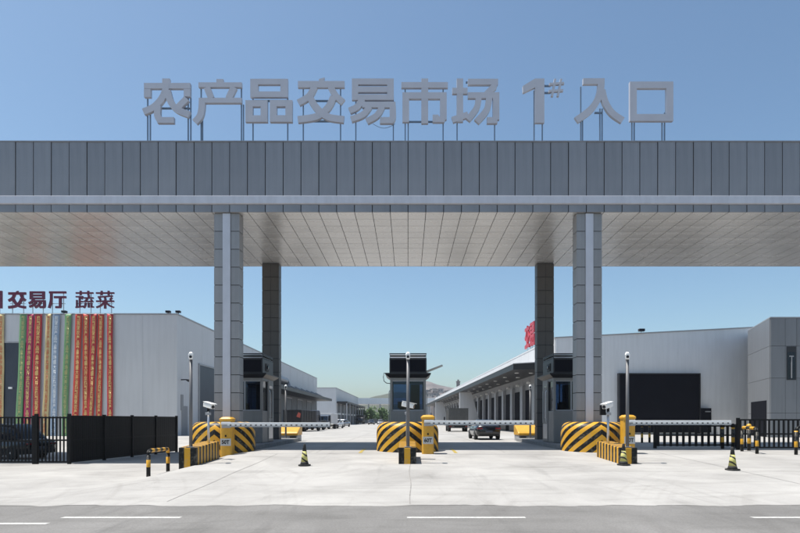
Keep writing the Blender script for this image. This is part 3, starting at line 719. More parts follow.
for px, yb_, lb in ((749, 25.6, 'banded bollard just behind the guard rail at the end of the tall bar fence'), (733, 26.9, 'banded bollard before the end of the low bar fence'), (722.5, 27.1, 'banded bollard before the low bar fence, second from its end')):
    t = thing('bollard', lb, 'bollard', (X(px, yb_), yb_, 0), group='banded bollards by the bar fences')
    obj('post', MB().tube([(0,0,-.1), (0,0,1.02)], .075, 14), M['bollard'], t, smooth=True)
    obj('cap', MB().lathe([(.09, 1.02), (.11, 1.07), (.10, 1.13), (.05, 1.18), (.01, 1.19)], 14), M['yellow'] if px == 749 else M['black'], t, smooth=True)

# ------------------------------------------------------------------ fences
def fence(p0, p1, z0a, z0b, zt, sp, bw, posts, label, rails=(0, .45, 1), group=None, bd=.03):
    """vertical bars between rails, square posts; the fence runs along local x"""
    p0, p1 = Vector(p0), Vector(p1); d = p1-p0; L = d.length; rz = math.atan2(d.y, d.x)
    t = thing('bar_fence', label, 'fence', (p0.x, p0.y, 0), rz, group)
    n = int(L/sp)
    H = zt-min(z0a, z0b)
    me = MB().box(-bw/2, bw/2, -bd/2, bd/2, .12, H-.09).mesh('bar', M['black'])
    for i in range(n):
        s = (i+.5)/n; zb = z0a+(z0b-z0a)*s
        put('bar', me, t, (s*L, 0, min(zb, zt-H)))
    zl = min(z0a, z0b)
    for r in rails:
        z = zl+.10+(H-.16)*r
        obj('rail', MB().box(0, L, -.028, .028, z-.035, z+.035), M['black'], t)
    pm = MB().box(-.06, .06, -.06, .06, -.15, H+.03).mesh('post', M['black'])
    for q in posts: put('post', pm, t, (q*L, 0, zl))
    return t
gF = 'black bar fences beside the gate'
fence((-24.5, 25.6), (-16.55, 25.6), -.6, -.6, 1.52, .155, .062, (0, .33, .66, 1), 'black bar gate leaf in front of the parked black car', (0, .47, 1), gF)
fence((-16.45, 25.6), (-15.0, 25.6), -.6, -.6, 1.60, .155, .062, (0, 1), 'narrow black bar fence panel at the corner under the banners', (0, .47, .96), gF)
fence((-14.98, 25.72), (-14.1, 35.2), -.6, -.6, 1.58, .145, .125, (.25, .5, .75, 1), 'black bar fence running back towards the banner hall', (0, .47, 1), gF, .03)
fence((X(655, 27.6), 27.6), (X(737, 27.6), 27.6), -.02, -.02, 1.13, .285, .11, (0, 1), 'low black bar fence under the lowered boom', (0.08, .55, 1), gF, .05)
fence((X(738, 26.2), 26.2), (26.5, 26.2), -.02, -.02, 1.42, .215, .085, (0, .27, .5, .75, 1), 'tall black bar fence in front of the grey tower', (0.02, .5, 1), gF)

# ------------------------------------------------------------------ hall on the left with banners
YL, XL = 50.0, -19.98; ZL = Z(314, YL)
hall = thing('market_hall', 'long pale grey market hall hung with coloured banners', 'building', (XL, YL, 0))
L1 = 77
def hp(name, mb, m, par=hall, **k): return obj(name, mb, m, par, **k)
hp('wall', MB().box(-40, 0, 0, L1, -.8, ZL-.06), M['wall'])
hp('parapet_cap', MB().box(-40.03, .05, -.05, L1+.04, ZL-.055, ZL+.06), M['grey'])
for i in range(1, 14):                                    # standing joints of the cladding
    hp('cladding_seam', MB().box(-i*3.0-.015, -i*3.0+.015, -.012, .0, .2, ZL-.06), M['wall'])
for i in range(1, 13): hp('cladding_seam', MB().box(0, .012, i*6.0-.02, i*6.0+.02, .2, ZL-.06), M['wall'])
x0, x1 = X(4, YL)-XL, X(27, YL)-XL
dr = hp('tall_door', MB().box(x0, x1, -.06, .0, -.6, Z(343, YL)), M['slate'])
hp('door_frame', MB().box(x0-.12, x0-.003, -.10, 0, -.6, Z(343, YL)+.12).box(x1+.003, x1+.12, -.10, 0, -.6, Z(343, YL)+.12).box(x0, x1, -.10, 0, Z(343, YL)+.003, Z(343, YL)+.12), M['grey'], dr)
hp('door_lamp', MB().box(x0+.5, x0+.8, -.2, -.06, Z(389, YL), Z(387, YL)), M['white'], dr)
# side wall: door, sign, windows, dock canopy
sdv = hp('side_door', MB().box(.0, .05, 1.0, 2.3, 0, 2.6), M['side_grey'])
hp('side_sign', MB().box(.0, .06, .8, 1.3, 2.2, 3.6), M['side_grey'])
hp('wall_camera', MB().tube([(0, .9, 4.9), (.45, .8, 4.9), (.75, .7, 4.8)], [.05, .05, .12], 8), M['dark'])
for k, (a, b, z0, z1) in enumerate(((5.2, 9.8, .0, 6.6), (13, 18, .1, 5.0), (24, 29, .1, 5.0), (34, 39, .1, 5.0), (44, 49, .1, 5.0), (54, 59, .1, 5.0), (64, 69, .1, 5.0))):
    d = hp('dock_door', MB().box(.0, .05, a, b, z0, z1), M['slate'])
    hp('door_frame', MB().box(.0, .12, a-.15, a-.005, z0, z1+.15).box(.0, .12, b+.005, b+.15, z0, z1+.15).box(.0, .12, a, b, z1+.005, z1+.15), M['grey'], d)
hp('dock_wall', MB().box(.003, .02, 12, 76.5, 0, 5.44), M['side_shaded'])  # dark sheet below the dock canopy, slate wall and painted shade together
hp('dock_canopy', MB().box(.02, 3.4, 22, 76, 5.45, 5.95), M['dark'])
hp('dock_platform', MB().box(.02, 2.2, 20, 76, -.3, 1.1), M['kerb'])
for k in range(10): hp('canopy_bracket', MB().prism([(.03, 5.96), (2.6, 5.96), (.03, 7.3)], 'y', 24+k*5.6, 24.12+k*5.6), M['grey'])
hp('duct', MB().tube([(.5, 30, 7.6), (.5, 42, 7.6), (.9, 42, 6.6)], .5, 10), M['grey'])
for px, py, fl in ((64, 313, 'above the banners of the hall'), (168, 313, 'just before the roof corner of the banner hall'), (178, 314, 'at the very roof corner of the banner hall')):        # floodlights on the parapet
    t = thing('floodlight', 'small dark floodlight ' + fl, 'floodlight', (X(px, YL), YL+.1, ZL+.06), group='floodlights along the roof edges')
    obj('bracket', MB().tube([(0,0,-.02), (0,0,.12)], .03, 6), M['dark'], t)
    obj('lamp', MB().box(-.2, .2, -.22, .12, .05, .24), M['dark'], t, bevel=.03)
    obj('lamp_glass', MB().box(-.16, .16, -.226, -.221, .09, .2), M['glass'], t)
# red roof letters
YR = YL+.15
STROKES = {c[0]: c[2] for c in CH}
STROKES['厅'] = [rc(5,3,99,15), R_([(16,12),(15,55),(4,97)],12), rc(32,30,99,42), rc(60,42,73,86), [(40,86),(73,86),(70,98),(40,98)]]
STROKES['蔬'] = [rc(2,8,98,17), rc(24,0,33,25), rc(66,0,75,25), rc(2,30,42,38), R_([(40,36),(33,48)],8), rc(19,38,27,92), rc(27,58,42,66), rc(4,52,11,92), R_([(1,95),(45,88)],8),
  rc(69,24,77,37), rc(48,37,99,45), R_([(66,45),(54,60)],8), rc(48,57,94,65), R_([(85,49),(96,64)],8), R_([(56,68),(54,84),(46,98)],8), rc(69,68,76,96), rc(84,68,91,96), rc(91,88,100,96)]
STROKES['菜'] = [rc(2,8,98,17), rc(27,0,36,25), rc(64,0,73,25), R_([(12,35),(90,29)],8), R_([(19,39),(26,51)],9), R_([(48,37),(53,50)],9), R_([(87,38),(75,51)],9), rc(3,54,97,63), rc(45,50,55,100), R_([(46,64),(28,82),(4,93)],9), R_([(54,64),(72,82),(96,93)],9)]
def stroke_mesh(ch, x0, x1, z0, z1, y0, y1, m):
    st = STROKES[ch]; a, b = min(x for q in st for x, y in q), max(x for q in st for x, y in q); c, d = min(y for q in st for x, y in q), max(y for q in st for x, y in q)
    mb = MB()
    for k, q in enumerate(st): mb.prism([(x0+(x-a)/(b-a)*(x1-x0), z1-(y-c)/(d-c)*(z1-z0)) for x, y in q], 'y', y0-.0015*k, y1+.0015*k)
    return mb.mesh('letter_face', m)
RED_LABEL = {'口': 'dark red boxy character standing alone before the other roof letters of the banner hall', '交': 'dark red character 交 with crossed legs on the banner hall roof', '易': 'dark red character 易 with a barred box on top, on the banner hall roof',
 '厅': 'dark red character 厅 with a flat top bar, on the banner hall roof', '蔬': 'dark red dense character 蔬 on the banner hall roof', '菜': 'dark red character 菜 nearest the bare end of the banner hall roof'}
def roof_letter(ch, px0, px1, py0, py1):
    xa, xb = X(px0, YR), X(px1, YR); z0, z1 = Z(py1, YR), Z(py0, YR); xc = (xa+xb)/2
    t = thing('roof_letter', RED_LABEL[ch], 'sign letter', (xc, YR, ZL), group='dark red letters on the banner hall roof')
    me = stroke_mesh(ch, xa-xc, xb-xc, z0-ZL, z1-ZL, -.12, .03, M['red'])
    put('letter_face', me, t)
    for s in (-.62, .62): obj('support_post', MB().box(s*(xb-xa)/2-.03, s*(xb-xa)/2+.03, .05, .11, 0.0, z1-ZL-.1), M['steel'], t)
    obj('cross_bar', MB().box(xa-xc+.1, xb-xc-.1, .035, .048, .9, .96), M['steel'], t)
for a in (('口', -16, 2.6, 291, 308.5), ('交', 8.6, 26.5, 291, 308.8), ('易', 29, 46, 291.5, 308.5), ('厅', 48.5, 66.5, 291.5, 308.5), ('蔬', 76, 94, 291, 308.5), ('菜', 96.5, 114.5, 291, 308.8)): roof_letter(*a)
# banners
bcol = {'cream': ((.60,.48,.24), (.55,.16,.06)), 'green': ((.14,.29,.13), (.50,.48,.20)), 'magenta': ((.36,.02,.085), (.75,.55,.20)), 'red': ((.42,.026,.030), (.80,.58,.20)), 'blue': ((.26,.34,.45), (.75,.78,.80)), 'orange': ((.50,.05,.03), (.82,.60,.22))}
bm_ = {k: (mat('banner_'+k, v[0], .55, 0, .12, 1.5), mat('banner_ink_'+k, v[1], .5)) for k, v in bcol.items()}
BL = [(-2.5,4.4,-3,3,'cream'), (20,26.3,15.5,22,'green'), (27.5,34,22.3,29.5,'magenta'), (35,42.3,31.3,38.6,'red'), (46,51.3,41.6,48.3,'cream'), (53,60,49.6,55.8,'blue'), (65,71.6,61,67.2,'green'), (75.5,82,72,78.4,'orange'), (83,89.3,81.8,88,'orange'), (90.7,97.2,87.2,93,'red'), (98,103.8,96,101.8,'orange'), (107.3,113,106.5,112.5,'red')]
where = ['cream banner hanging outermost beside the tall slate door', 'green banner hanging over the edge of the tall slate door', 'magenta banner with gold characters next to the green one', 'red banner between the magenta and the cream banner', 'cream banner between the red and the blue banner', 'pale blue banner with white characters', 'green banner between the blue and the red banners', 'first orange red banner after the green one', 'second orange red banner after the green one, hanging straight', 'slanting red banner touching the straight one beside it', 'orange red banner, last but one before the bare wall', 'red banner hanging alone nearest the bare wall']
words = '热烈祝贺农产品交易市场盛大开业'
for k, (a, b, c, d, cn) in enumerate(BL):
    yb = YL-.14-(k % 2)*.05
    xa, xb, xc_, xd = X(a, yb), X(b, yb), X(c, yb), X(d, yb); zt, zb = ZL-.02, -.25+random.uniform(-.1,.2)
    xm = (xa+xb)/2
    t = thing('banner', 'long ' + where[k], 'banner', (xm, yb, zb), group='vertical congratulation banners on the hall')
    ph = random.uniform(0, 6); H = zt-zb
    def bend(u, v):                                        # u across -1..1, v up 0..1
        xl = xc_+(xa-xc_)*v; xr = xd+(xb-xd)*v; x = (xl+xr)/2+u*(xr-xl)/2
        sway = .05*math.sin(v*5+ph)*(1-v)
        yy = .022*math.sin(v*(7+ph)+ph+u*1.2)+.006*math.sin(v*(19+3*ph)+ph*2+u)
        return (x-xm+sway, yy, H*v)
    mb = MB(); nv = 46
    for j in range(nv+1):
        for i in range(5): mb.v.append(bend(-1+i*.5, j/nv))
    for j in range(nv):
        for i in range(4): q = j*5+i; mb.f.append((q, q+1, q+6, q+5))
    cl = obj('cloth', mb, bm_[cn][0], t, smooth=True)
    sol = cl.modifiers.new('thick', 'SOLIDIFY'); sol.thickness = .006
    st = words[k % 3:]+words[:k % 3]
    me = text_mesh('\n'.join((st+st)[:24]), .42, bm_[cn][1], 0, .009)
    fit(me, -.5, .5, .03, .985)
    for v in me.vertices: x, y, z = bend(v.co.x, v.co.z); v.co = (x, y-.022, z)
    put('lettering', me, t)
    obj('hanging_rod', MB().tube([(xa-xm-.05, .0, H), (xb-xm+.05, .0, H)], .025, 6), M['grey'], t)

# ------------------------------------------------------------------ second hall and far gallery on the left
Y2h = 160; Z2 = Z(388, Y2h)
h2 = thing('market_hall', 'white market hall farther down the yard behind the parked trucks', 'building', (XL, Y2h, 0))
obj('wall', MB().box(-40, 0, 0, 72, -.5, Z2), M['wall'], h2)
obj('parapet_cap', MB().box(-40.1, .1, -.1, 72.1, Z2+.003, Z2+.15), M['grey'], h2)
for k in range(7):
    a = 4+k*9.5
    d = obj('dock_door', MB().box(0, .12, a, a+6.5, 0, 6.0), M['slate'], h2)
    obj('door_band', MB().box(.121, .2, a, a+6.5, 2.9, 3.4), M['white'], d)
obj('dock_canopy', MB().box(.05, 3.0, 2, 70, 6.1, 6.6), M['dark'], h2)
for k in range(8): obj('canopy_post', MB().box(2.6, 2.9, 2.2+k*9.5, 2.5+k*9.5, 0, 6.1), M['grey'], h2)
Yg = 240
gal = thing('gallery_bridge', 'long pale roofed gallery crossing the far end of the yard', 'building', (X(358, Yg), Yg, 0))
obj('roof', MB().box(-6, 34, 0, 14, Z(404, Yg), Z(398, Yg)), M['wall_grey'], gal)
for k in range(9): obj('column', MB().box(-5.5+k*4.8, -5.0+k*4.8, .5, 1.0, -.3, Z(404, Yg)), M['grey'], gal)
obj('back_wall', MB().box(-6, 34, 10, 10.3, -.2, 3.2), M['side_grey'], gal)

# ------------------------------------------------------------------ hall on the right
RA = math.radians(1.6); YRt = 54.0; XR0 = 13.8
rh = thing('market_hall', 'grey market hall with a black wall screen and a deep dock canopy', 'building', (XR0, YRt, 0), RA)
cosr, sinr = math.cos(-RA), math.sin(-RA)
def rl(x, y):                                              # world to the hall's own axes
    dx, dy = x-XR0, y-YRt; return (dx*cosr-dy*sinr, dx*sinr+dy*cosr)
Za, Zb = 9.0, 10.0; LR = 150; WR = 19.0
mb = MB(); sl_ = (Zb-Za)/18.0
for y in (0, LR):
    mb.v += [(0, y, -.5), (WR, y, -.5), (WR, y, Za+sl_*WR), (0, y, Za)]
mb.f = [(0,1,2,3), (7,6,5,4), (0,3,7,4), (1,5,6,2), (3,2,6,7)]
obj('wall', mb, M['wall_grey'], rh)
mb = MB()
for y in (-.06, .16): mb.v += [(-.06, y, Za+.003), (WR+.05, y, Za+.003+sl_*(WR+.1)), (WR+.05, y, Za+.10+sl_*(WR+.1)), (-.06, y, Za+.10)]
mb.f = [(0,1,2,3), (7,6,5,4), (0,3,7,4), (1,5,6,2), (3,2,6,7), (0,4,5,1)]
obj('parapet_cap', mb, M['grey'], rh)
obj('eave_cap', MB().box(-.10, .12, .18, LR, Za-.02, Za+.12), M['wall'], rh)
for i in range(1, 7): obj('cladding_seam', MB().box(i*2.9, i*2.9+.025, -.012, 0, .2, Za), M['wall_grey'], rh)
# roof vents along the eave
obj('upper_band', MB().box(-.07, 0, .1, LR-.1, 6.9, Za-.03), M['wall'], rh)
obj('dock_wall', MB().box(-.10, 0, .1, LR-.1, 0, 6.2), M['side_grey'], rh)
nb = 22
for k in range(nb):
    a = 2.2+k*5.6
    d = obj('dock_door', MB().box(-.14, -.101, a, a+3.9, .0, 4.7), M['navy'], rh)
    obj('dock_pier', MB().box(-.45, -.102, a+4.1, a+5.3, .0, 5.2), M['grey'], rh)
    obj('dock_buffer', MB().box(-.9, -.145, a+.2, a+3.7, .0, 1.05), M['dark'], rh)
    obj('wall_lamp', MB().box(-.42, -.105, a+1.7, a+2.1, 5.35, 5.55), M['white'], rh)
# dock canopy: sloping slab with downlights
cx0 = rl(9.9, 54.6)[0]
mb = MB().prism([(cx0, 6.1), (cx0, 6.62), (-.08, 6.85), (-.08, 6.15)], 'y', .5, LR); obj('dock_canopy', mb, M['dark'], rh)
obj('canopy_top', MB().prism([(cx0-.03, 6.63), (cx0-.03, 6.70), (-.08, 6.93), (-.08, 6.86)], 'y', .45, LR), M['wall'], rh)
lm = MB().lathe([(.22, 0), (.22, .05), (.16, .06)], 12).mesh('downlight', M['white'])
for k in range(18):
    for xx in (cx0*.35, cx0*.72): put('downlight', lm, rh, (xx, 4+k*6.0, 6.03))
# white slanted fin walls dividing the docks
for k, yf in enumerate((44, 98)):
    fin = obj('fin_wall', MB().prism([(cx0+.05, 0), (-.11, 0), (cx0*.48, 6.08), (cx0+.05, 6.08)], 'y', yf, yf+.5), M['wall'], rh)
# black wall screen
xa, xb = rl(X(621, 53.5), 53.6)[0], rl(X(702, 53.5), 53.6)[0]; zt = Z(374, 53.6)
obj('wall_screen', MB().box(xa, xb, -.42, -.06, .2, zt), M['navy'], rh, bevel=.02)
obj('screen_frame', MB().box(xa-.10, xa-.004, -.46, -.02, .1, zt+.1).box(xb+.004, xb+.10, -.46, -.02, .1, zt+.1).box(xa, xb, -.46, -.02, zt+.004, zt+.1), M['dark'], rh)
bx = obj('control_box', MB().box(xb+.104, xb+1.1, -.5, -.06, .2, Z(408, 53.6)), M['navy'], rh, bevel=.02)
obj('box_lamp', MB().box(xb+.5, xb+.95, -.62, -.502, Z(412, 53.6), Z(411, 53.6)), M['steel'], bx)
t = thing('floodlight', 'small dark floodlight on the roof edge above the black wall screen', 'floodlight', (X(641, 53.9), 53.85, Za+sl_*8+.1), group='floodlights along the roof edges')
obj('bracket', MB().tube([(0,0,-.02), (0,0,.12)], .03, 6), M['dark'], t)
obj('lamp', MB().box(-.28, .28, -.25, .12, .05, .30), M['dark'], t, bevel=.05)
obj('lamp_glass', MB().box(-.22, .22, -.256, -.251, .09, .26), M['glass'], t)
# red letters on the right roof, facing the yard
for k, ch in enumerate('交易厅'):
    yc = 66.6-k*2.35
    x, yy = XR0-(yc-YRt)*math.sin(RA)+.35, yc
    t = thing('roof_letter', ['red character 交 deepest into the yard on the dock hall roof', 'red character 易 between two others on the dock hall roof', 'red character 厅 hidden by the rear column on the dock hall roof'][k], 'sign letter', (x, yy, Za+.1), RA, 'red letters on the dock hall roof')
    me = stroke_mesh(ch, -1.08, 1.08, .5, 3.1, -.12, .05, M['redsign'])
    put('letter_face', me, t, (0, 0, 0), (0, 0, -math.pi/2))
    for s in (-.8, .8): obj('support_post', MB().box(.12, .18, s-.03, s+.03, -.15, 2.9), M['steel'], t)
    for s in (-.8, .8): obj('brace', MB().tube([(.15, s, 2.2), (1.4, s, -.05)], .03, 6), M['steel'], t)
# corner tower with joined panels
Yt = 45.0; xt = X(770.3, Yt)
tw = thing('corner_tower', 'grey panelled corner tower with a slit window and dark door', 'building', (xt, Yt, 0))
ZTt = Z(318, Yt); ex, ey = X(749, 51.5)-xt, 6.6
mb = MB().prism([(.02, .02), (14, .02), (14, 12), (ex+4.2, 12), (ex+.02, ey)], 'z', -.5, ZTt-.02); obj('core', mb, M['fascia_back'], tw)
rows = [-.4, Z(413, Yt), Z(378, Yt), Z(346, Yt), ZTt]
xsj = [0, X(785, Yt)-xt, X(796.5, Yt)-xt] + [X(796.5, Yt)-xt+1.15*i for i in range(1, 11)]
wx0, wx1, wz0, wz1 = X(786.2, Yt)-xt, X(795.8, Yt)-xt, Z(380, Yt), Z(346.5, Yt)
for r in range(4):
    for i in range(len(xsj)-1):
        obj('wall_panel', MB().box(xsj[i]+.012, xsj[i+1]-.012, -.03, .02, rows[r]+.012, rows[r+1]-.012), M['tower'], tw)
wn = obj('window', MB().box(wx0, wx1, -.05, -.031, wz0, wz1), M['dark'], tw)
obj('pane', MB().box(wx0+.06, wx1-.06, -.056, -.051, wz0+.06, wz1-.45), M['glass'], wn)
obj('window_bar', MB().box((wx0+wx1)/2-.03, (wx0+wx1)/2+.03, -.10, -.057, wz0+.15, wz1-.8).box((wx0+wx1)/2-.16, (wx0+wx1)/2+.16, -.09, -.057, wz1-.80, wz1-.72), M['grey'], wn)
dl = math.hypot(ex, ey); ra = math.atan2(ey, ex)
sd_ = thing('side_face', None, None, (0, 0, 0), ra); sd_.parent = tw
for r in range(4):
    obj('wall_panel', MB().box(.03, dl-.02, -.005, .045, rows[r]+.012, rows[r+1]-.012), M['tower'], sd_)
obj('door', MB().box(dl*.12, dl*.82, .046, .07, -.3, Z(401, 47.5)), M['navy'], sd_)
obj('parapet_cap', MB().prism([(-.06, -.06), (14.05, -.06), (14.05, 12), (ex+4.1, 12), (ex-.05, ey)], 'z', ZTt+.002, ZTt+.08), M['grey'], tw)

# ------------------------------------------------------------------ vehicles
def wheel(par, x, y, r, wd, s):
    wv = obj('wheel', MB().lathe([(r*.62, -wd/2), (r*.93, -wd/2), (r, -wd/2+.03), (r, wd/2-.03), (r*.93, wd/2), (r*.62, wd/2)], 20), M['rubber'], par, (x, y, r), (0, math.pi/2, 0), smooth=False)
    obj('rim', MB().lathe([(r*.60, -wd/2+.01), (r*.60, wd/2-.01)], 16).lathe([(r*.15, -wd/2-.012), (r*.15, wd/2+.012)], 8), M['steel'], wv)
def car(x, y, rz, m, label, L=4.6, W=1.8, H=1.46, group=None, z=None):
    """saloon: lofted body; front faces local +y, rear bumper at y = -L/2"""
    t = thing('car', label, 'car', (x, y, gz(x, y) if z is None else z), rz, group)
    h = L/2
    st = [(-h, .80, .42, .86), (-h+.06, .92, .30, .96), (-h+.5, .98, .24, 1.0), (-h+1.2, 1, .22, .98), (-.3, 1, .2, .95), (.8, 1, .2, .94), (1.4, .98, .22, .90), (h-.45, .93, .25, .80), (h-.08, .82, .32, .68), (h, .70, .42, .60)]
    mb = MB(); n = 12
    for (yy, k, zb, zt) in st:
        w2 = W/2*k
        ring = [(-w2*.86, zb), (w2*.86, zb), (w2*.97, zb+.12), (w2, (zb+zt)/2), (w2*.97, zt-.12), (w2*.86, zt-.01), (w2*.4, zt+.02), (-w2*.4, zt+.02), (-w2*.86, zt-.01), (-w2*.97, zt-.12), (-w2, (zb+zt)/2), (-w2*.97, zb+.12)]
        mb.v += [(a, yy, b) for a, b in ring]
    for i in range(len(st)-1):
        for j in range(n): a, b = i*n+j, i*n+(j+1) % n; mb.f.append((a, b, b+n, a+n))
    mb.f.append(tuple(range(n))); mb.f.append(tuple(range(len(mb.v)-1, len(mb.v)-n-1, -1)))
    obj('body', mb, m, t, smooth=True)
    cs = [(-h+.55, .80, .97, .985), (-h+1.15, .74, .96, H-.08), (-h+1.6, .72, .95, H), (-.1, .72, .94, H+.01), (.45, .74, .93, H-.06), (1.25, .82, .88, .93)]
    def loft(cs, kk, zz=0):
        mb = MB(); n = 6
        for (yy, kt, zb, zt) in cs:
            wb, wt = W/2*.88*kk, W/2*kt*kk
            mb.v += [(-wb, yy, zb), (wb, yy, zb), (wt, yy, zt-.05+zz if zt-zb > .15 else zt), (wt*.75, yy, zt+zz), (-wt*.75, yy, zt+zz), (-wt, yy, zt-.05+zz if zt-zb > .15 else zt)]
        for i in range(len(cs)-1):
            for j in range(n): a, b = i*n+j, i*n+(j+1) % n; mb.f.append((a, b, b+n, a+n))
        mb.f.append(tuple(range(n))); mb.f.append(tuple(range(len(mb.v)-1, len(mb.v)-n-1, -1))); return mb
    obj('windows', loft(cs, 1.0), M['glass'], t, smooth=True)
    obj('roof', loft([(-h+1.2, .75, H-.10, H-.07), (-h+1.6, .74, H-.06, H+.012), (-.1, .74, H-.06, H+.022), (.42, .76, H-.12, H-.045)], .86), m, t, smooth=True)
    for s in (-1, 1):
        obj('tail_lamp', MB().box(s*W*.36-.19, s*W*.36+.19, -h-.012, -h+.12, .73, .82), M['lamp_red'], t, bevel=.02)
        obj('headlamp', MB().box(s*W*.33-.2, s*W*.33+.2, h-.14, h+.0, .52, .64), M['steel'], t, bevel=.02)
        obj('mirror', MB().box(s*W*.52-.09, s*W*.52+.09, .75, .85, .92, 1.05), m, t, bevel=.02)
        wheel(t, s*(W/2-.10), -h+.95, .33, .22, s); wheel(t, s*(W/2-.10), h-.9, .33, .22, s)
    obj('number_plate', MB().box(-.24, .24, -h-.022, -h-.005, .52, .65), M['cab_blue'], t)
    obj('rear_bumper', MB().box(-W*.40, W*.40, -h-.05, -h+.12, .30, .48), M['rubber'], t, bevel=.03)
    return t
def truck(x, y, rz, cab, cargo, label, L=6.0, W=2.2, HB=2.75, HC_=2.3, z=None, open_bed=False, group=None):
    """light lorry, front faces local +y"""
    t = thing('truck', label, 'truck', (x, y, gz(x, y) if z is None else z), rz, group)
    h = L/2; hw = W/2
    obj('chassis', MB().box(-.45, .45, -h+.1, h-.3, .45, .68), M['dark'], t)
    cbx = obj('cab', MB().prism([(h-1.65, .55), (h-.02, .55), (h, 1.15), (h-.28, 1.95), (h-.5, HC_-.05), (h-.7, HC_), (h-1.65, HC_)], 'x', -hw*.92, hw*.92), cab, t, bevel=.05)
    obj('windscreen', MB().quad((-hw*.82, h-.02+.01, 1.22), (hw*.82, h-.02+.01, 1.22), (hw*.80, h-.27, 1.95), (-hw*.80, h-.27, 1.95)), M['glass'], cbx)
    for s in (-1, 1):
        obj('side_window', MB().prism([(h-1.35, 1.25), (h-.35, 1.25), (h-.55, 1.95), (h-1.35, 1.95)], 'x', s*hw*.925-.008, s*hw*.925+.008), M['glass'], cbx)
        obj('mirror', MB().box(s*(hw+.12)-.08, s*(hw+.12)+.08, h-.2, h-.12, 1.35, 1.75), M['black'], cbx)
        obj('tail_lamp', MB().box(s*hw*.8-.14, s*hw*.8+.14, -h+.06, -h+.11, .55, .68), M['lamp_red'], t)
        wheel(t, s*(hw-.14), h-.85, .40, .24, s); wheel(t, s*(hw-.18), -h+1.2, .40, .34, s)
    zt = 1.35 if open_bed else HB
    bed = obj('cargo_box', MB().box(-hw, hw, -h, h-1.75, .72, zt), cargo, t, bevel=.03)
    for k in range(1, 6): obj('box_rib', MB().box(-hw-.02, hw+.02, -h+k*(L-1.75)/6-.03, -h+k*(L-1.75)/6+.03, .74, zt-.03), cargo, bed)
    if not open_bed:
        for s in (-1, 1): obj('rear_door', MB().box(min(s*.02, s*(hw-.06)), max(s*.02, s*(hw-.06)), -h-.03, -h-.003, .80, zt-.08), cargo, bed)
        obj('rear_frame', MB().box(-hw-.01, hw+.01, -h-.04, -h+.02, zt-.06, zt+.02), cargo, bed)
    obj('rear_bumper', MB().box(-hw*.9, hw*.9, -h+.02, -h+.1, .42, .54), M['dark'], t)
    return t
car(X(485, 40.5), 41.2, .03, M['car_black'], 'black saloon car driving away past the booth', 4.5, 1.72, 1.36, z=0)
truck(X(457, 68)+.05, 69.5, .0, M['cab_blue'], M['cargo'], 'grey box truck driving away beside the loading docks', 5.6, 2.3, 2.70, z=0)
car(-20.6, 29.6, math.radians(75), M['car_black'], 'black car parked behind the bar gate leaf', 4.7, 1.85, 1.75)
gV = 'vehicles parked along the banner hall docks'
tt = truck(X(297, 66), 70, math.radians(-14), M['cab_blue'], M['dark'], 'dark box truck with a red tarpaulin at the banner hall dock', 6.2, 2.3, 2.5, 2.55, z=0, open_bed=False, group=gV)
obj('tarpaulin', MB().prism([(.55, 1.75), (1.0, 1.6), (1.1, 2.1), (.8, 2.25)], 'y', -3.17, -3.11), M['cargo_red'], tt)
truck(X(312, 76), 79, math.radians(176), M['car_white'], M['dark'], 'white light truck with an open bed beside the dark truck', 5.0, 1.9, 2.2, 2.25, 0, True, gV)
truck(X(323, 84), 88, math.radians(172), M['cab_blue'], M['car_white'], 'small truck with a white box parked down the yard', 5.4, 2.0, 2.35, 2.1, 0, False, gV)
car(X(333, 92), 95, math.radians(170), M['car_white'], 'white car parked past the small white box truck', z=0, group=gV)
car(X(341, 112), 115, math.radians(165), M['car_silver'], 'silver car parked before the far white hall', z=0, group=gV)
truck(X(360, 190), 192, math.radians(180), M['dark'], M['dark'], 'dark truck far down the yard before the green trees', 7, 2.4, 3.0, z=0, group=gV)
car(X(371, 170), 172, math.radians(180), M['car_black'], 'black car far down the yard near the green trees', z=0, group=gV)
car(X(380, 180), 182, math.radians(180), M['car_silver'], 'silver car far down the yard in the open lane', z=0, group=gV)

# ------------------------------------------------------------------ trees, hills, far tower
def tree(x, y, h, r, label, rnd):
    t = thing('tree', label, 'tree', (x, y, 0), group='green trees under the far gallery')
    mb = MB().tube([(0,0,-.1), (.1,0,h*.3), (.05,.1,h*.6)], [.22, .16, .08], 8)
    for k in range(6):
        a = rnd.uniform(0, 6.28); mb.tube([(.05, 0, h*(.28+.05*k)), (math.cos(a)*r*.5, math.sin(a)*r*.5, h*(.5+.06*k))], [.09, .03], 6)
    obj('trunk', mb, M['bark'], t)
    mb = MB()
    cl = [(rnd.gauss(0, r*.42), rnd.gauss(0, r*.42), h*rnd.uniform(.35, .92), r*rnd.uniform(.22, .42)) for _ in range(26)]
    for (a, b, c, rr) in cl:
        for _ in range(60):
            d = Vector((rnd.gauss(0,1), rnd.gauss(0,1), rnd.gauss(0,1))).normalized()*rr*rnd.uniform(.6, 1.05)
            p = Vector((a, b, c))+d; u = Vector((rnd.gauss(0,1), rnd.gauss(0,1), rnd.gauss(0,1))).normalized(); v = u.orthogonal().normalized(); k = rnd.uniform(.14, .28)
            mb.quad(p-u*k-v*k*.6, p+u*k-v*k*.6, p+u*k+v*k*.6, p-u*k+v*k*.6)
    me = bpy.data.meshes.new('crown'); me.from_pydata(mb.v, [], mb.f); me.materials.append(M['leaf']); put('crown', me, t)
rnd = random.Random(3)
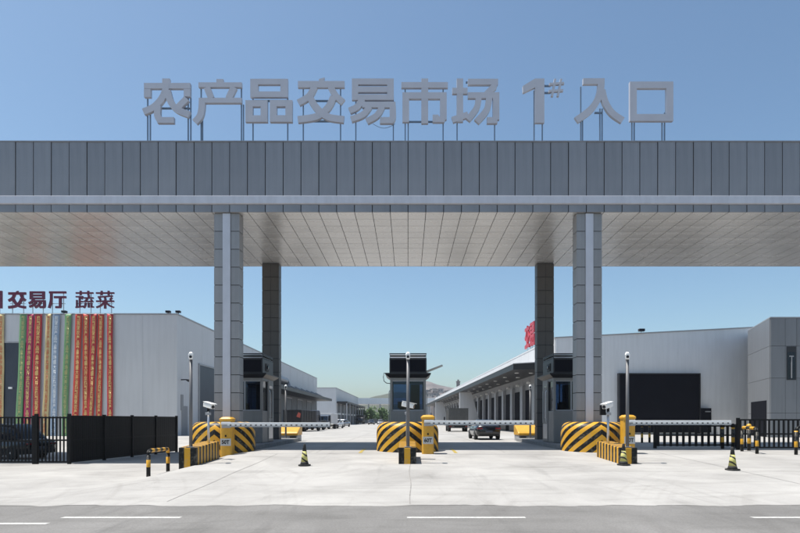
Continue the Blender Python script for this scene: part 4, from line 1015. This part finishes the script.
for px, Yt_, h_, r_, lb in ((362, 228, 5.4, 2.4, 'small green tree under the gallery by the far hall'), (371, 224, 6.2, 3.0, 'broad green tree in the middle of the far gallery'), (381, 230, 6.0, 2.7, 'green tree under the far gallery near the middle booth'), (391, 233, 5.6, 2.6, 'green tree hidden behind the middle booth'), (353, 233, 4.6, 2.0, 'low green tree against the far hall corner')):
    tree(X(px, Yt_), Yt_, h_, r_, lb, rnd)

from mathutils import noise as mn
def hill(name, px, py, Yc, depth, m, amp, label, seed):
    """ridge whose skyline passes through the given points, falling away to front and back"""
    mb = MB(); n = 70; k = 22; x0, x1 = X(px[0], Yc), X(px[-1], Yc)
    def sky_z(x):
        p = CX+x/Yc*F
        for i in range(len(px)-1):
            if p <= px[i+1]: u = (p-px[i])/(px[i+1]-px[i]); return Z(py[i]+(py[i+1]-py[i])*max(0, u), Yc)
        return Z(py[-1], Yc)
    for j in range(k+1):
        v = j/k*2-1
        for i in range(n+1):
            x = x0+(x1-x0)*i/n; e = sky_z(x)
            nz_ = mn.fractal(Vector((x*.02+seed, v*2.2, seed)), 1.0, 2.0, 5)
            z = e*max(0, 1-abs(v)**1.25)+amp*nz_*(.4+abs(v))*(1 if abs(v) < .97 else 0)-(4 if abs(v) > .97 else 0)
            mb.v.append((x, Yc+v*depth+10*mn.noise(Vector((x*.01, v*3, 4+seed))), z))
    for j in range(k):
        for i in range(n): a = j*(n+1)+i; mb.f.append((a, a+1, a+n+2, a+n+1))
    return tag(obj(name, mb, m, None, smooth=False), label, None, None, 'structure')
hill('hill', [418, 424, 430, 437, 445, 455, 470, 500, 540, 600], [384, 380.5, 381, 384, 386, 388, 388.5, 392, 398, 414], 900, 220, M['hill'], 3.5, 'bare rocky hill beyond the docks', 1.3)
hill('hill', [250, 330, 352, 365, 375, 388, 400, 415, 430], [418, 414, 404, 399, 396, 393.5, 392, 393, 410], 1000, 160, M['hill_green'], 3.0, 'low scrub covered hill behind the far gallery', 5.1)
Yh = 905
t = thing('hilltop_tower', 'small square tower on the ridge of the bare hill', 'tower', (X(458.3, Yh), Yh, Z(390, Yh)))
obj('shaft', MB().box(-2.6, 2.6, 0, 5, -3, 12.5), M['hill'], t); obj('parapet', MB().box(-3.2, 3.2, -.6, 5.6, 12.51, 14), M['hill'], t); obj('turret', MB().box(-1.2, 1.2, 1.2, 3.6, 14.01, 16.5), M['hill'], t)
hm = [mat('hill_house_%d' % k, c, .8) for k, c in enumerate(((.26,.25,.245), (.20,.17,.16), (.33,.325,.32)))]
rnd = random.Random(11)
for k in range(26):
    px, py = rnd.uniform(426, 462), rnd.uniform(391, 409); Yq = 690+(409-py)*7.5
    hx, hz = X(px, Yq), Z(py, Yq); wq, hq = rnd.uniform(4, 8), rnd.uniform(3, 5.5)
    t = thing('hillside_house', 'small pale house on the slope of the bare hill', 'house', (hx, Yq, hz), rnd.uniform(-.5, .5), 'houses on the bare hill')
    obj('wall', MB().box(-wq/2, wq/2, 0, 6, -14, hq), hm[k % 3], t)
    obj('roof', MB().box(-wq/2-.4, wq/2+.4, -.4, 6.4, hq+.01, hq+.5), hm[(k+1) % 3], t)
    for s in (-.25, .25): obj('window', MB().box(s*wq-.5, s*wq+.5, -.08, 0, hq*.35, hq*.75), M['dark'], t)

# ------------------------------------------------------------------ thin summer haze around the whole place
hz = obj('haze', MB().box(-1400, 1400, -60, 1260, -6, 75), M['dark'])
hmat = bpy.data.materials.new('haze'); hmat.use_nodes = True; n, l = hmat.node_tree.nodes, hmat.node_tree.links
n.remove(n['Principled BSDF']); pv = n.new('ShaderNodeVolumePrincipled'); pv.inputs['Color'].default_value = (.86, .90, .97, 1); pv.inputs['Density'].default_value = 0.00018; pv.inputs['Anisotropy'].default_value = 0.1
l.new(pv.outputs[0], n['Material Output'].inputs['Volume']); hz.data.materials.clear(); hz.data.materials.append(hmat)
tag(hz, 'thin pale haze hanging over the far hills', None, None, 'stuff')
